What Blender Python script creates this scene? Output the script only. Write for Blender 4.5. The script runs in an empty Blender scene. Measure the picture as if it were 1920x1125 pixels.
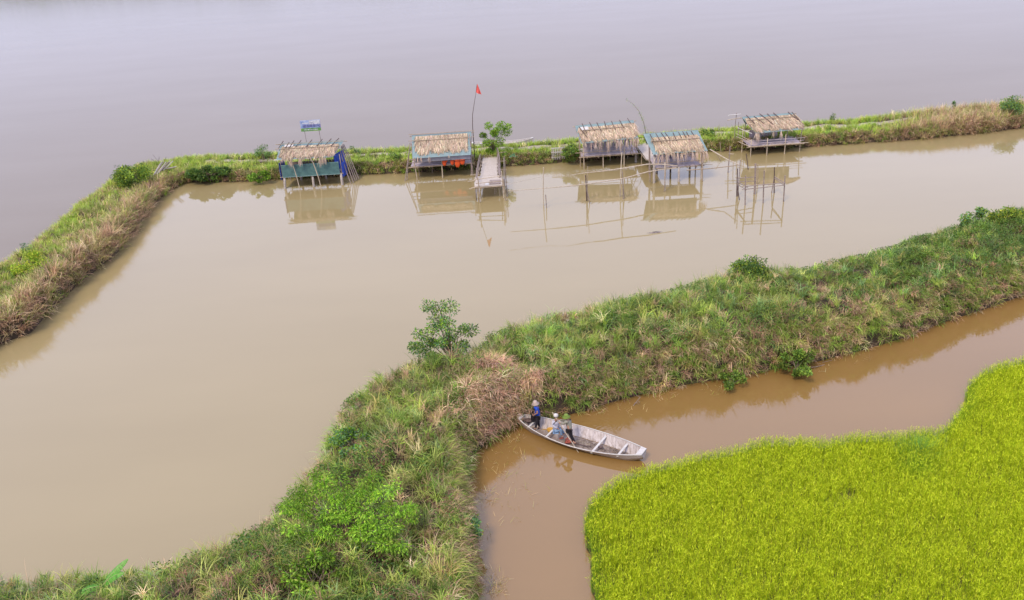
import bpy, math, random
import numpy as np
from mathutils import Vector
random.seed(7); rng = np.random.default_rng(11)
sc = bpy.context.scene; COL = sc.collection
# ------------------------------------------------------------------ camera
f = 1650.; PIT = math.radians(24.8); ROL = math.radians(3.7); H = 25.3
Fv = np.array([0, math.cos(PIT), -math.sin(PIT)]); Xv = np.array([1., 0, 0]); U0 = np.array([0, math.sin(PIT), math.cos(PIT)])
Rv = math.cos(ROL)*Xv-math.sin(ROL)*U0; Uv = math.sin(ROL)*Xv+math.cos(ROL)*U0; CAM = np.array([0, 0, H])
cd = bpy.data.cameras.new('camera'); cam = bpy.data.objects.new('camera', cd); COL.objects.link(cam); sc.camera = cam
cd.sensor_width = 36; cd.lens = 36*f/1920; cd.clip_end = 6000; cd.clip_start = .5
from mathutils import Matrix
cam.matrix_world = Matrix(((Rv[0], Uv[0], -Fv[0], 0), (Rv[1], Uv[1], -Fv[1], 0), (Rv[2], Uv[2], -Fv[2], H), (0, 0, 0, 1)))
def P(x, y, z=0.):                       # survey: point of the photo -> place on the level z
    d = Fv+(x-960)/f*Rv-(y-562.5)/f*Uv
    return CAM+d*(z-H)/d[2]
def Q(x, y, Y):                          # survey: point of the photo -> place at the distance Y
    d = Fv+(x-960)/f*Rv-(y-562.5)/f*Uv
    return CAM+d*Y/d[1]
# ------------------------------------------------------------------ world and sun
SUN_EL, SUN_AZ = 52, 215
w = bpy.data.worlds.new('World'); sc.world = w; w.use_nodes = True
nt = w.node_tree; bg = nt.nodes['Background']
sky = nt.nodes.new('ShaderNodeTexSky'); sky.sky_type = 'NISHITA'; sky.sun_disc = False
sky.sun_elevation = math.radians(SUN_EL); sky.sun_rotation = math.radians(SUN_AZ); sky.dust_density = 4; sky.air_density = 1.0; sky.altitude = 10
mx = nt.nodes.new('ShaderNodeMixRGB'); mx.inputs[0].default_value = .94
mx.inputs[2].default_value = (7.7, 8.15, 11.0, 1)      # an even cloud layer
nt.links.new(sky.outputs[0], mx.inputs[1]); nt.links.new(mx.outputs[0], bg.inputs[0]); bg.inputs[1].default_value = .1
sd = bpy.data.lights.new('sun', 'SUN'); so = bpy.data.objects.new('sun', sd); COL.objects.link(so)
sd.energy = 2.0; sd.angle = math.radians(12); sd.color = (1, .85, .63)
az = math.radians(SUN_AZ); el = math.radians(SUN_EL)
sdir = Vector((math.sin(az)*math.cos(el), math.cos(az)*math.cos(el), math.sin(el)))
so.rotation_euler = sdir.to_track_quat('Z', 'Y').to_euler(); so.location = (0, 0, 60)
sc.view_settings.view_transform = 'Standard'; sc.view_settings.look = 'None'; sc.view_settings.gamma = 1
sc.view_settings.exposure = 0.6
sc.cycles.max_bounces = 6; sc.cycles.transparent_max_bounces = 4; sc.cycles.caustics_reflective = False; sc.cycles.caustics_refractive = False
# ------------------------------------------------------------------ materials
def new_mat(n):
    m = bpy.data.materials.new(n); m.use_nodes = True
    return m, m.node_tree, m.node_tree.nodes['Principled BSDF']
def mat(n, c, c2=None, rough=.7, scale=6, stretch=(1, 1, 1), spec=.3, bump=0., metal=0.):
    m, t, b = new_mat(n); b.inputs['Roughness'].default_value = rough; b.inputs['Specular IOR Level'].default_value = spec
    b.inputs['Metallic'].default_value = metal
    c2 = c2 or tuple(v*.72 for v in c); c = tuple(v*.72 for v in c); c2 = tuple(v*.72 for v in c2)   # measured under a brighter exposure
    tc = t.nodes.new('ShaderNodeTexCoord'); mp = t.nodes.new('ShaderNodeMapping'); mp.inputs['Scale'].default_value = stretch
    no = t.nodes.new('ShaderNodeTexNoise'); no.inputs['Scale'].default_value = scale; no.inputs['Detail'].default_value = 6; no.inputs['Roughness'].default_value = .65
    cr = t.nodes.new('ShaderNodeValToRGB'); cr.color_ramp.elements[0].color = (*c2, 1); cr.color_ramp.elements[1].color = (*c, 1)
    cr.color_ramp.elements[0].position = .35; cr.color_ramp.elements[1].position = .62
    t.links.new(tc.outputs['Object'], mp.inputs[0]); t.links.new(mp.outputs[0], no.inputs[0]); t.links.new(no.outputs[0], cr.inputs[0]); t.links.new(cr.outputs[0], b.inputs['Base Color'])
    if bump:
        bp = t.nodes.new('ShaderNodeBump'); bp.inputs['Strength'].default_value = bump; bp.inputs['Distance'].default_value = .02
        t.links.new(no.outputs[0], bp.inputs['Height']); t.links.new(bp.outputs[0], b.inputs['Normal'])
    return m
def leaf_mat(n, trans=.3, rough=.55, gain=1., spec=.2):
    m, t, b = new_mat(n); b.inputs['Roughness'].default_value = rough; b.inputs['Specular IOR Level'].default_value = spec
    a = t.nodes.new('ShaderNodeAttribute'); a.attribute_name = 'col'
    g = t.nodes.new('ShaderNodeVectorMath'); g.operation = 'SCALE'; g.inputs['Scale'].default_value = gain; t.links.new(a.outputs['Color'], g.inputs[0]); t.links.new(g.outputs[0], b.inputs['Base Color'])
    tr = t.nodes.new('ShaderNodeBsdfTranslucent'); t.links.new(g.outputs[0], tr.inputs[0])
    ms = t.nodes.new('ShaderNodeMixShader'); ms.inputs[0].default_value = trans
    t.links.new(b.outputs[0], ms.inputs[1]); t.links.new(tr.outputs[0], ms.inputs[2]); t.links.new(ms.outputs[0], t.nodes['Material Output'].inputs[0])
    return m
def water(n, c, c2, nscale, bump, rough, region=None, ior=1.56, spec=.5):
    m, t, b = new_mat(n); b.inputs['Roughness'].default_value = rough; b.inputs['IOR'].default_value = ior; b.inputs['Specular IOR Level'].default_value = spec
    g = t.nodes.new('ShaderNodeNewGeometry')
    no = t.nodes.new('ShaderNodeTexNoise'); no.inputs['Scale'].default_value = .07; no.inputs['Detail'].default_value = 4
    mp = t.nodes.new('ShaderNodeMapping'); mp.inputs['Scale'].default_value = (.6, 1.6, 1)
    t.links.new(g.outputs['Position'], mp.inputs[0]); t.links.new(mp.outputs[0], no.inputs[0])
    cr = t.nodes.new('ShaderNodeValToRGB'); cr.color_ramp.elements[0].color = (*c2, 1); cr.color_ramp.elements[1].color = (*c, 1)
    cr.color_ramp.elements[0].position = .3; cr.color_ramp.elements[1].position = .7
    t.links.new(no.outputs[0], cr.inputs[0]); t.links.new(cr.outputs[0], b.inputs['Base Color'])
    n2 = t.nodes.new('ShaderNodeTexNoise'); n2.inputs['Scale'].default_value = nscale; n2.inputs['Detail'].default_value = 3
    mp2 = t.nodes.new('ShaderNodeMapping'); mp2.inputs['Scale'].default_value = (.7, 1.5, 1); mp2.inputs['Rotation'].default_value = (0, 0, .3)
    t.links.new(g.outputs['Position'], mp2.inputs[0]); t.links.new(mp2.outputs[0], n2.inputs[0])
    bp = t.nodes.new('ShaderNodeBump'); bp.inputs['Distance'].default_value = .01; bp.inputs['Strength'].default_value = 1
    hm = t.nodes.new('ShaderNodeMath'); hm.operation = 'MULTIPLY'; t.links.new(n2.outputs[0], hm.inputs[0]); hm.inputs[1].default_value = bump
    last = hm.outputs[0]
    for (cx, cy, rad, amp, lam) in (region or []):      # rings of small waves round a disturbed spot
        vs = t.nodes.new('ShaderNodeVectorMath'); vs.operation = 'DISTANCE'; t.links.new(g.outputs['Position'], vs.inputs[0]); vs.inputs[1].default_value = (cx, cy, 0)
        ad = t.nodes.new('ShaderNodeMath'); ad.operation = 'MULTIPLY_ADD'; t.links.new(n2.outputs[0], ad.inputs[0]); ad.inputs[1].default_value = 1.6; t.links.new(vs.outputs['Value'], ad.inputs[2])
        ml = t.nodes.new('ShaderNodeMath'); ml.operation = 'MULTIPLY'; t.links.new(ad.outputs[0], ml.inputs[0]); ml.inputs[1].default_value = 6.283/lam
        sn = t.nodes.new('ShaderNodeMath'); sn.operation = 'SINE'; t.links.new(ml.outputs[0], sn.inputs[0])
        mr = t.nodes.new('ShaderNodeMapRange'); t.links.new(vs.outputs['Value'], mr.inputs[0]); mr.inputs[1].default_value = 0; mr.inputs[2].default_value = rad; mr.inputs[3].default_value = amp; mr.inputs[4].default_value = 0
        m3 = t.nodes.new('ShaderNodeMath'); m3.operation = 'MULTIPLY_ADD'; t.links.new(sn.outputs[0], m3.inputs[0]); t.links.new(mr.outputs[0], m3.inputs[1]); t.links.new(last, m3.inputs[2]); last = m3.outputs[0]
    t.links.new(last, bp.inputs['Height']); t.links.new(bp.outputs[0], b.inputs['Normal'])
    return m
M = dict(
    bamboo=mat('bamboo', (.50, .40, .29), (.33, .25, .18), .6, 5, (1, 1, 3)),
    pale_bamboo=mat('pale_bamboo', (.66, .56, .44), (.45, .36, .27), .55, 5),
    old_wood=mat('old_wood', (.42, .34, .31), (.24, .185, .17), .8, 7),
    dark_wood=mat('dark_wood', (.16, .11, .10), (.09, .06, .055), .8, 7),
    deck=mat('deck_planks', (.66, .56, .61), (.46, .38, .42), .8, 4, (.6, 4, 1), bump=.2),
    walk=mat('walk_planks', (.70, .62, .55), (.50, .43, .38), .8, 4, (1, 6, 1), bump=.2),
    teal=mat('teal_sheet', (.27, .375, .385), (.20, .30, .32), .5, 3, spec=.4),
    teal_dark=mat('teal_panel', (.12, .25, .25), (.075, .17, .185), .45, 3, spec=.4),
    greytarp=mat('grey_tarp', (.38, .38, .46), (.25, .26, .34), .6, 3),
    blue=mat('blue_tarp', (.04, .12, .66), (.025, .06, .36), .45, 4),
    concrete=mat('concrete', (.62, .56, .52), (.42, .37, .34), .85, 8),
    orange=mat('orange_cloth', (.85, .13, .03), (.62, .07, .02), .6, 9),
    red=mat('red_cloth', (1., .17, .14), (.85, .11, .10), .6, 6),
    white=mat('white_paint', (.75, .72, .70), (.58, .55, .53), .6, 8),
    hull=mat('hull_paint', (.66, .60, .60), (.46, .40, .39), .65, 3.2, (1, 3, 1), bump=.15),
    hull_in=mat('hull_inside', (.68, .61, .60), (.38, .31, .28), .75, 4.2, (3, 1, .6), bump=.2),
    hull_floor=mat('boat_floor', (.40, .33, .29), (.20, .145, .12), .8, 4),
    mud=mat('mud', (.09, .062, .04), (.045, .032, .02), .9, 2.5, bump=.5),
    path=mat('path_sand', (.52, .46, .38), (.34, .28, .20), .95, 1.5),
    skin=mat('skin', (.48, .27, .19), (.42, .22, .15), .55, 9),
    hair=mat('hair', (.02, .015, .012), None, .6),
    shirt_blue=mat('blue_shirt', (.02, .10, .62), (.015, .07, .45), .7, 9),
    grey_cloth=mat('grey_waist', (.20, .21, .27), None, .8, 9),
    black=mat('black_cloth', (.022, .018, .024), None, .8, 9),
    shirt_pale=mat('pale_shirt', (.62, .62, .74), (.50, .50, .62), .8, 9),
    jeans=mat('jeans', (.25, .38, .58), (.17, .28, .45), .8, 12),
    jacket=mat('olive_jacket', (.34, .33, .27), (.25, .24, .19), .85, 9),
    hat_green=mat('green_hat', (.22, .32, .06), (.15, .23, .04), .8, 9),
    hat_beige=mat('beige_hat', (.60, .48, .42), None, .8, 9),
    yellow=mat('yellow_plastic', (.70, .38, .05), None, .5, 9),
    dark_red=mat('red_sandals', (.45, .10, .07), None, .6, 9),
    bark=mat('bark', (.30, .22, .17), (.17, .12, .09), .9, 9),
    green_cloth=mat('green_net', (.05, .45, .30), None, .6, 9),
    purple=mat('purple_paint', (.13, .09, .36), None, .5), sign_blue=mat('sign_blue', (.50, .58, .80), (.16, .24, .52), .4, 2.2),
    sign_green=mat('sign_green', (.25, .42, .10), (.05, .20, .08), .4, 3), sign_white=mat('sign_white', (.75, .76, .82), None, .4, 3),
    grass=leaf_mat('grass_blades', .24, .6, 1.7, .12), leaf=leaf_mat('leaves', .3, .45, 1.5), straw=leaf_mat('straw', .1, .8, .9), rice=leaf_mat('rice_blades', .42, .6, 1.6, .06))
bs = P(971, 779, .62); ss = P(1208, 848, .55)
M['lake'] = water('lake_water', (.215, .187, .16), (.20, .172, .145), .9, 1.4, .14, None, 1.15, .25)
M['pond'] = water('pond_water', (.280, .221, .11), (.258, .202, .098), .5, .18, .03, None, 1.64)
rip = P(1160, 815); rip2 = P(1010, 865)
M['canal'] = water('canal_water', (.228, .133, .044), (.20, .117, .037), .8, .45, .04, [(rip[0]-1.6, rip[1]+.9, 2.6, .45, .28)], 1.72)
# ------------------------------------------------------------------ mesh helpers
def tag(o, label=None, cat=None, group=None, kind=None):
    if label: o['label'] = label
    if cat: o['category'] = cat
    if group: o['group'] = group
    if kind: o['kind'] = kind
    return o
def root(name, loc, label, cat, group=None):
    o = bpy.data.objects.new(name, None); COL.objects.link(o); o.location = tuple(float(v) for v in loc); o.empty_display_size = .3
    return tag(o, label, cat, group)
def link(name, me, material, parent=None, smooth=False):
    o = bpy.data.objects.new(name, me); COL.objects.link(o); me.materials.append(M[material] if isinstance(material, str) else material)
    if parent is not None: o.parent = parent
    if smooth: me.shade_smooth()
    return o
def world_loc(o):
    v = Vector((0, 0, 0))
    while o is not None: v += o.location; o = o.parent
    return v
def arr(name, V, Fc, material, parent=None, col=None, smooth=False):
    V = np.asarray(V, dtype=np.float32).copy(); Fc = np.asarray(Fc, dtype=np.int32)
    if parent is not None: V -= np.array(world_loc(parent), dtype=np.float32)
    me = bpy.data.meshes.new(name); k = Fc.shape[1]
    me.vertices.add(len(V)); me.vertices.foreach_set('co', V.ravel())
    me.loops.add(Fc.size); me.loops.foreach_set('vertex_index', Fc.ravel())
    me.polygons.add(len(Fc)); me.polygons.foreach_set('loop_start', np.arange(0, Fc.size, k, dtype=np.int32))
    me.update(calc_edges=True)
    if col is not None:
        a = me.color_attributes.new('col', 'FLOAT_COLOR', 'POINT'); c = np.ones((len(V), 4), np.float32); c[:, :3] = col; a.data.foreach_set('color', c.ravel())
    return link(name, me, material, parent, smooth)
class MB:
    def __init__(s): s.v = []; s.f = []
    def quad(s, a, b, c, d):
        n = len(s.v); s.v += [tuple(a), tuple(b), tuple(c), tuple(d)]; s.f.append((n, n+1, n+2, n+3)); return s
    def slab(s, a, b, c, d, t):          # thick sheet on four corners
        a, b, c, d = map(lambda q: np.array(q, float), (a, b, c, d)); nn = np.cross(b-a, d-a); nn = nn/np.linalg.norm(nn)*t
        n = len(s.v); s.v += [tuple(q) for q in (a, b, c, d, a-nn, b-nn, c-nn, d-nn)]
        s.f += [(n, n+1, n+2, n+3), (n+7, n+6, n+5, n+4), (n, n+4, n+5, n+1), (n+1, n+5, n+6, n+2), (n+2, n+6, n+7, n+3), (n+3, n+7, n+4, n)]; return s
    def box(s, x0, x1, y0, y1, z0, z1): return s.slab((x0, y0, z1), (x1, y0, z1), (x1, y1, z1), (x0, y1, z1), z1-z0)
    def tube(s, pts, r, n=7, cap=True):
        pts = [np.array(p, float) for p in pts]
        if not hasattr(r, '__len__'): r = [r]*len(pts)
        b0 = len(s.v); ref = None
        for i, p in enumerate(pts):
            d = pts[min(i+1, len(pts)-1)]-pts[max(i-1, 0)]; d = d/max(np.linalg.norm(d), 1e-9)
            if ref is None: ref = np.array([1., 0, 0]) if abs(d[0]) < .8 else np.array([0, 1., 0])
            u = ref-d*(ref@d); u /= np.linalg.norm(u); ref = u; v = np.cross(d, u)
            for k in range(n):
                a = 2*math.pi*k/n; s.v.append(tuple(p+r[i]*(math.cos(a)*u+math.sin(a)*v)))
        for i in range(len(pts)-1):
            for k in range(n):
                s.f.append((b0+i*n+k, b0+i*n+(k+1) % n, b0+(i+1)*n+(k+1) % n, b0+(i+1)*n+k))
        if cap: s.f.append(tuple(b0+k for k in range(n))[::-1]); s.f.append(tuple(b0+(len(pts)-1)*n+k for k in range(n)))
        return s
    def pole(s, a, b, r, bend=.03, n=6, seg=4, taper=.8):   # an uneven bamboo or branch
        a = np.array(a, float); b = np.array(b, float); L = np.linalg.norm(b-a); pts = []; rr = []
        o = rng.normal(0, bend*L, 3)*np.array([1, 1, .6])
        for i in range(seg+1):
            t = i/seg; pts.append(a+(b-a)*t+o*math.sin(math.pi*t)+(rng.normal(0, bend*L*.12, 3) if 0 < i < seg else 0)); rr.append(r*(1-(1-taper)*t)*(1+rng.uniform(-.06, .06)))
        return s.tube(pts, rr, n)
    def ell(s, c, rx, ry, rz, n=10, m=7):
        b0 = len(s.v); c = np.array(c, float)
        for i in range(1, m):
            th = math.pi*i/m
            for k in range(n):
                a = 2*math.pi*k/n; s.v.append(tuple(c+np.array([rx*math.sin(th)*math.cos(a), ry*math.sin(th)*math.sin(a), rz*math.cos(th)])))
        for i in range(m-2):
            for k in range(n): s.f.append((b0+i*n+k, b0+(i+1)*n+k, b0+(i+1)*n+(k+1) % n, b0+i*n+(k+1) % n))
        s.f.append(tuple(b0+k for k in range(n))); s.f.append(tuple(b0+(m-2)*n+k for k in range(n))[::-1]); return s
    def build(s, name, material, parent=None, smooth=False):
        off = np.array(world_loc(parent)) if parent is not None else np.zeros(3)
        me = bpy.data.meshes.new(name); me.from_pydata([tuple(np.array(v)-off) for v in s.v], [], s.f); me.update()
        return link(name, me, material, parent, smooth)
# value noise
_tab = rng.random((256, 256))
def vnoise(x, y):
    xi = np.floor(x).astype(int); yi = np.floor(y).astype(int); fx = x-xi; fy = y-yi; fx = fx*fx*(3-2*fx); fy = fy*fy*(3-2*fy)
    g = lambda a, b: _tab[a % 256, b % 256]
    return (g(xi, yi)*(1-fx)+g(xi+1, yi)*fx)*(1-fy)+(g(xi, yi+1)*(1-fx)+g(xi+1, yi+1)*fx)*fy
def fbm(x, y, s=1., o=3, seed=0):
    r = 0; a = .5; tot = 0
    for i in range(o): r = r+a*vnoise(x*s+seed*17.3+i*5.1, y*s+seed*9.7+i*3.3); tot += a; a *= .55; s *= 2.1
    return r/tot
def U(a, b, n): return rng.uniform(a, b, n)
def blade_arrays(base, az, lean, curve, L, wd, col, seg=4, tipcol=None, twist=.6, rootcol=None):
    n = len(base); ks = np.arange(seg+1)/seg
    pos = np.zeros((n, seg+1, 3)); pos[:, 0] = base
    for k in range(1, seg+1):
        a = lean+curve*((k-.5)/seg)**1.3; st = (L/seg)[:, None]
        pos[:, k] = pos[:, k-1]+st*np.stack([np.sin(a)*np.cos(az), np.sin(a)*np.sin(az), np.cos(a)], 1)
    ta = az+math.pi/2+rng.normal(0, twist, n); wv = np.stack([np.cos(ta), np.sin(ta), rng.normal(0, .25, n)], 1)
    prof = np.clip(1.12-ks**1.8*1.1, .06, 1)*np.where(ks == 0, .6, 1)
    off = wv[:, None, :]*(wd[:, None]*prof[None])[:, :, None]*.5
    V = np.stack([pos-off, pos+off], 2).reshape(-1, 3)
    b = np.arange(n)[:, None]*(seg+1)*2+np.arange(seg)[None]*2
    Fc = np.stack([b, b+1, b+3, b+2], -1).reshape(-1, 4)
    c = np.repeat(col[:, None, :], seg+1, 1)
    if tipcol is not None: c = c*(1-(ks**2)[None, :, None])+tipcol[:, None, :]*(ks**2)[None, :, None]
    c = np.repeat(c[:, :, None, :], 2, 2).reshape(-1, 3)
    return V, Fc, c
def merge(parts):
    V = []; Fc = []; C = []; o = 0
    for v, fc, c in parts: V.append(v); Fc.append(fc+o); C.append(c); o += len(v)
    return np.concatenate(V), np.concatenate(Fc), np.concatenate(C)
def leaf_arrays(pos, dirs, L, wd, col, fold=.25):
    n = len(pos); d = dirs/np.linalg.norm(dirs, axis=1)[:, None]
    r = rng.normal(0, 1, (n, 3)); s = np.cross(d, r); s /= np.linalg.norm(s, axis=1)[:, None]; nn = np.cross(s, d)
    nn *= np.sign(nn[:, 2:3]+1e-6)
    a = pos; t = pos+d*L[:, None]; m = pos+d*(L*.45)[:, None]+nn*(L*.08)[:, None]
    l = m+s*(wd/2)[:, None]+nn*(wd*fold)[:, None]; q = m-s*(wd/2)[:, None]+nn*(wd*fold)[:, None]
    V = np.stack([a, l, t, q], 1).reshape(-1, 3); Fc = (np.arange(n)[:, None]*4+np.arange(4)[None])
    return V, Fc, np.repeat(col, 4, 0)
def mixcol(n, cols, jit=.18):
    c = np.array(cols)[rng.integers(0, len(cols), n)]
    return np.clip(c*(1+rng.normal(0, jit, (n, 1)))*(1+rng.normal(0, jit*.3, (n, 3))), .005, .9)
# ------------------------------------------------------------------ the setting: bed, water
tag(MB().quad((-1500, -300, -2.5), (1500, -300, -2.5), (1500, 3000, -2.5), (-1500, 3000, -2.5)).build('lake_bed_ground', 'mud'), kind='structure')
tag(MB().quad((-1500, -300, 0), (1500, -300, 0), (1500, 3000, 0), (-1500, 3000, 0)).build('lake_water', 'lake'), kind='structure')
def flat(name, pts, z, material):
    me = bpy.data.meshes.new(name); me.from_pydata([(float(p[0]), float(p[1]), z) for p in pts], [], [tuple(range(len(pts)))]); me.update()
    return tag(link(name, me, material), kind='structure')
def resample(pts, n):
    pts = np.array(pts, float); d = np.r_[0, np.cumsum(np.linalg.norm(np.diff(pts, axis=0), axis=1))]; t = np.linspace(0, d[-1], n)
    return np.stack([np.interp(t, d, pts[:, i]) for i in range(pts.shape[1])], 1)
def ipts(l): return [P(x, y)[:2] for x, y in l]
outer_lake = ipts([(-420, 800), (-200, 640), (0, 524), (50, 488), (110, 436), (155, 399), (205, 357), (260, 325), (345, 306), (500, 300), (660, 293), (760, 290), (900, 287), (1000, 280), (1085, 271), (1200, 265), (1330, 254), (1400, 249), (1500, 243), (1600, 235), (1720, 225), (1850, 214), (1920, 208), (2150, 190), (2500, 160)])
outer_pond = ipts([(-420, 960), (-150, 740), (0, 646), (60, 625), (97, 583), (152, 530), (217, 480), (259, 429), (282, 392), (323, 354), (350, 343), (462, 341), (540, 335), (660, 329), (760, 325), (870, 318), (960, 312), (1085, 303), (1200, 294), (1330, 284), (1390, 283), (1500, 277), (1600, 270), (1720, 262), (1850, 249), (1920, 240), (2150, 222), (2500, 190)])
near_pond = ipts([(-700, 1130), (-300, 1122), (0, 1118), (100, 1112), (190, 1112), (260, 1102), (335, 1086), (415, 1058), (500, 1012), (553, 948), (602, 888), (625, 830), (655, 775), (710, 738), (765, 712), (860, 706), (890, 684), (905, 664), (955, 645), (1060, 615), (1150, 595), (1280, 568), (1335, 547), (1385, 543), (1480, 537), (1560, 517), (1640, 500), (1695, 477), (1790, 448), (1850, 432), (1920, 425), (2150, 400), (2500, 350)])
near_canal = ipts([(-700, 1210), (-700, 1600), (-400, 2300), (300, 2300), (700, 1800), (880, 1400), (892, 1125), (890, 1060), (882, 985), (876, 930), (878, 880), (893, 850), (925, 825), (952, 806), (975, 796), (1010, 789), (1060, 780), (1100, 772), (1140, 758), (1200, 742), (1280, 724), (1330, 716), (1400, 706), (1460, 692), (1540, 678), (1610, 660), (1700, 634), (1760, 609), (1850, 580), (1920, 555), (2150, 470), (2500, 350)])
def dense(l, n=600): return resample(l, n)
A1, B1 = dense(outer_lake), dense(outer_pond)
def pair(A, B):                       # match each point of A with a sensible partner along B (keeps order)
    na = len(A); j = 0; out = []
    d = np.linalg.norm(A[:, None]-B[None], axis=2)
    idx = d.argmin(1); idx = np.maximum.accumulate(idx); k = np.ones(25)/25
    idx = np.convolve(np.r_[np.full(12, idx[0]), idx, np.full(12, idx[-1])], k, 'valid')
    x = np.arange(len(B)); return np.stack([np.interp(idx, x, B[:, i]) for i in range(2)], 1)
class Dike:
    def __init__(s, A, B, hd, wa, wb, nt=24, lift=0., rough=0.):
        s.lift = lift; s.rough = rough
        s.n = len(A); s.t = np.linspace(0, 1, nt+1); s.hd, s.wa, s.wb = hd, wa, wb
        s.xy = A[:, None]*(1-s.t)[None, :, None]+B[:, None]*s.t[None, :, None]
        W = np.linalg.norm(A-B, axis=1); s.W = W; s.A = A; s.B = B
        q = s.xy; a = q[:-1, :-1]; b = q[1:, :-1]; c = q[:-1, 1:]; d = q[1:, 1:]
        e1 = d-a; e2 = c-b; s.area = .5*np.abs(e1[..., 0]*e2[..., 1]-e1[..., 1]*e2[..., 0])
    def height(s, x, y, da, db):
        kx = project(x, y, 0*x+.5)[0]; bump = .35+.35*s.rough; hd = s.hd*(1+s.lift*np.clip((330-kx)/170, 0, 1))
        sm = lambda v: np.clip(v, 0, 1)**.6
        h = hd*np.minimum(sm(da/s.wa), sm(db/s.wb))
        return h*(1+bump*(fbm(x, y, .7, 2, 3)-.5))-.12*(1-np.clip(np.minimum(da, db)/.3, 0, 1))
    def mesh(s, name, material):
        da = s.t[None]*s.W[:, None]; db = (1-s.t)[None]*s.W[:, None]
        z = s.height(s.xy[..., 0], s.xy[..., 1], da, db); z[:, 0] = -.3; z[:, -1] = -.3
        V = np.concatenate([s.xy, z[..., None]], 2).reshape(-1, 3); m = len(s.t)
        i = np.arange(s.n-1)[:, None]*m+np.arange(m-1)[None]; Fc = np.stack([i, i+1, i+m+1, i+m], -1).reshape(-1, 4)
        e = V[Fc[0]]; nz = np.cross(e[1]-e[0], e[2]-e[0])[2]
        if nz < 0: Fc = Fc[:, ::-1]
        return tag(arr(name, V, Fc, material, smooth=True), kind='structure')
    def sample(s, n, view=None, out=.12):
        p = s.area.copy()
        if view is not None:
            cx = (s.xy[:-1, :-1]+s.xy[1:, 1:])/2; p = p*view(cx[..., 0], cx[..., 1])
        cdf = np.cumsum(p.ravel()); k = np.searchsorted(cdf, rng.random(n)*cdf[-1]); i, j = np.unravel_index(k, p.shape)
        u = rng.random(n); v = rng.random(n)
        q = s.xy; xy = ((q[i, j].T*(1-u)+q[i+1, j].T*u)*(1-v)+(q[i, j+1].T*(1-u)+q[i+1, j+1].T*u)*v).T
        W = s.W[i]*(1-u)+s.W[i+1]*u; t = s.t[j]+(s.t[j+1]-s.t[j])*v
        da = t*W; db = (1-t)*W; z = s.height(xy[:, 0], xy[:, 1], da, db)
        nrm = (s.B[i]-s.A[i]); nrm = nrm/np.linalg.norm(nrm, axis=1)[:, None]
        return np.c_[xy, z], da, db, nrm
def in_view(margin=60, far=1.0):
    def g(x, y):
        px, py = project(x, y, 0.5)
        return ((px > -margin) & (px < 1920+margin) & (py < 1125+margin*2)).astype(float)+.0
    return g
def project(x, y, z):
    v = np.stack([x, y, z-H+0*x], -1); k = v@Fv
    k = np.where(k < 1, 1, k); return 960+f*(v@Rv)/k, 562.5-f*(v@Uv)/k
# pair lake-side to pond-side
outer = Dike(pair(B1, A1), B1, .85, 1.4, .7, lift=.75)
A2, B2 = dense(near_canal, 700), dense(near_pond, 700)
near = Dike(pair(A2, B2), A2, 1.8, 3.6, .9, rough=1.4)          # t=0 pond side, t=1 canal side
outer.mesh('outer_bank_earth', 'mud'); near.mesh('near_bank_earth', 'mud')
def mid(A, k=.5): return A
pond = [tuple(q) for q in (outer.A*.45+outer.B*.55)]+[tuple(q) for q in (near.A*.55+near.B*.45)[::-1]]
flat('pond_water', pond, .006, 'pond')
canal = [tuple(q) for q in (near.A*.45+near.B*.55)]+[(140., 20.), (140., -20.), (-60., -20.)]
flat('canal_water', canal, .003, 'canal')
# path along the outer bank
ctr = (outer.A*.60+outer.B*.40); m0 = (project(ctr[:, 0], ctr[:, 1], .5)[0] > 330) & (project(ctr[:, 0], ctr[:, 1], .5)[0] < 2200)
cp = ctr[m0]; nn = (outer.B-outer.A)[m0]; nn /= np.linalg.norm(nn, axis=1)[:, None]; wob = (fbm(cp[:, 0], cp[:, 1], .4, 2, 5)-.5)*1.2
cp = cp+nn*wob[:, None]; PATH = cp; pw = .35+.4*fbm(cp[:, 0], cp[:, 1], .6, 2, 8)
pv = []; 
for c_, n_, w_ in zip(cp, nn, pw):
    for sg in (-1, 1):
        q = c_+n_*sg*w_; pv.append((q[0], q[1], 0.86*(1+.35*(float(fbm(q[0], q[1], .7, 2, 3))-.5))+.03))
tag(arr('bank_path', pv, [(2*i, 2*i+1, 2*i+3, 2*i+2) for i in range(len(cp)-1)], 'path'), kind='structure')
def path_dist(x, y):
    c = PATH[::3]; out = np.full(len(x), 99.)
    for i in range(0, len(x), 20000): out[i:i+20000] = np.sqrt(((np.c_[x, y][i:i+20000, None]-c[None])**2).sum(2)).min(1)
    return out
def gauss(x, y, lst):
    r = np.zeros_like(x)
    for px, py, rad in lst:
        c = P(px, py, 1.); r = np.maximum(r, np.exp(-(((x-c[0])**2+(y-c[1])**2)/rad**2)))
    return r
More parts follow.
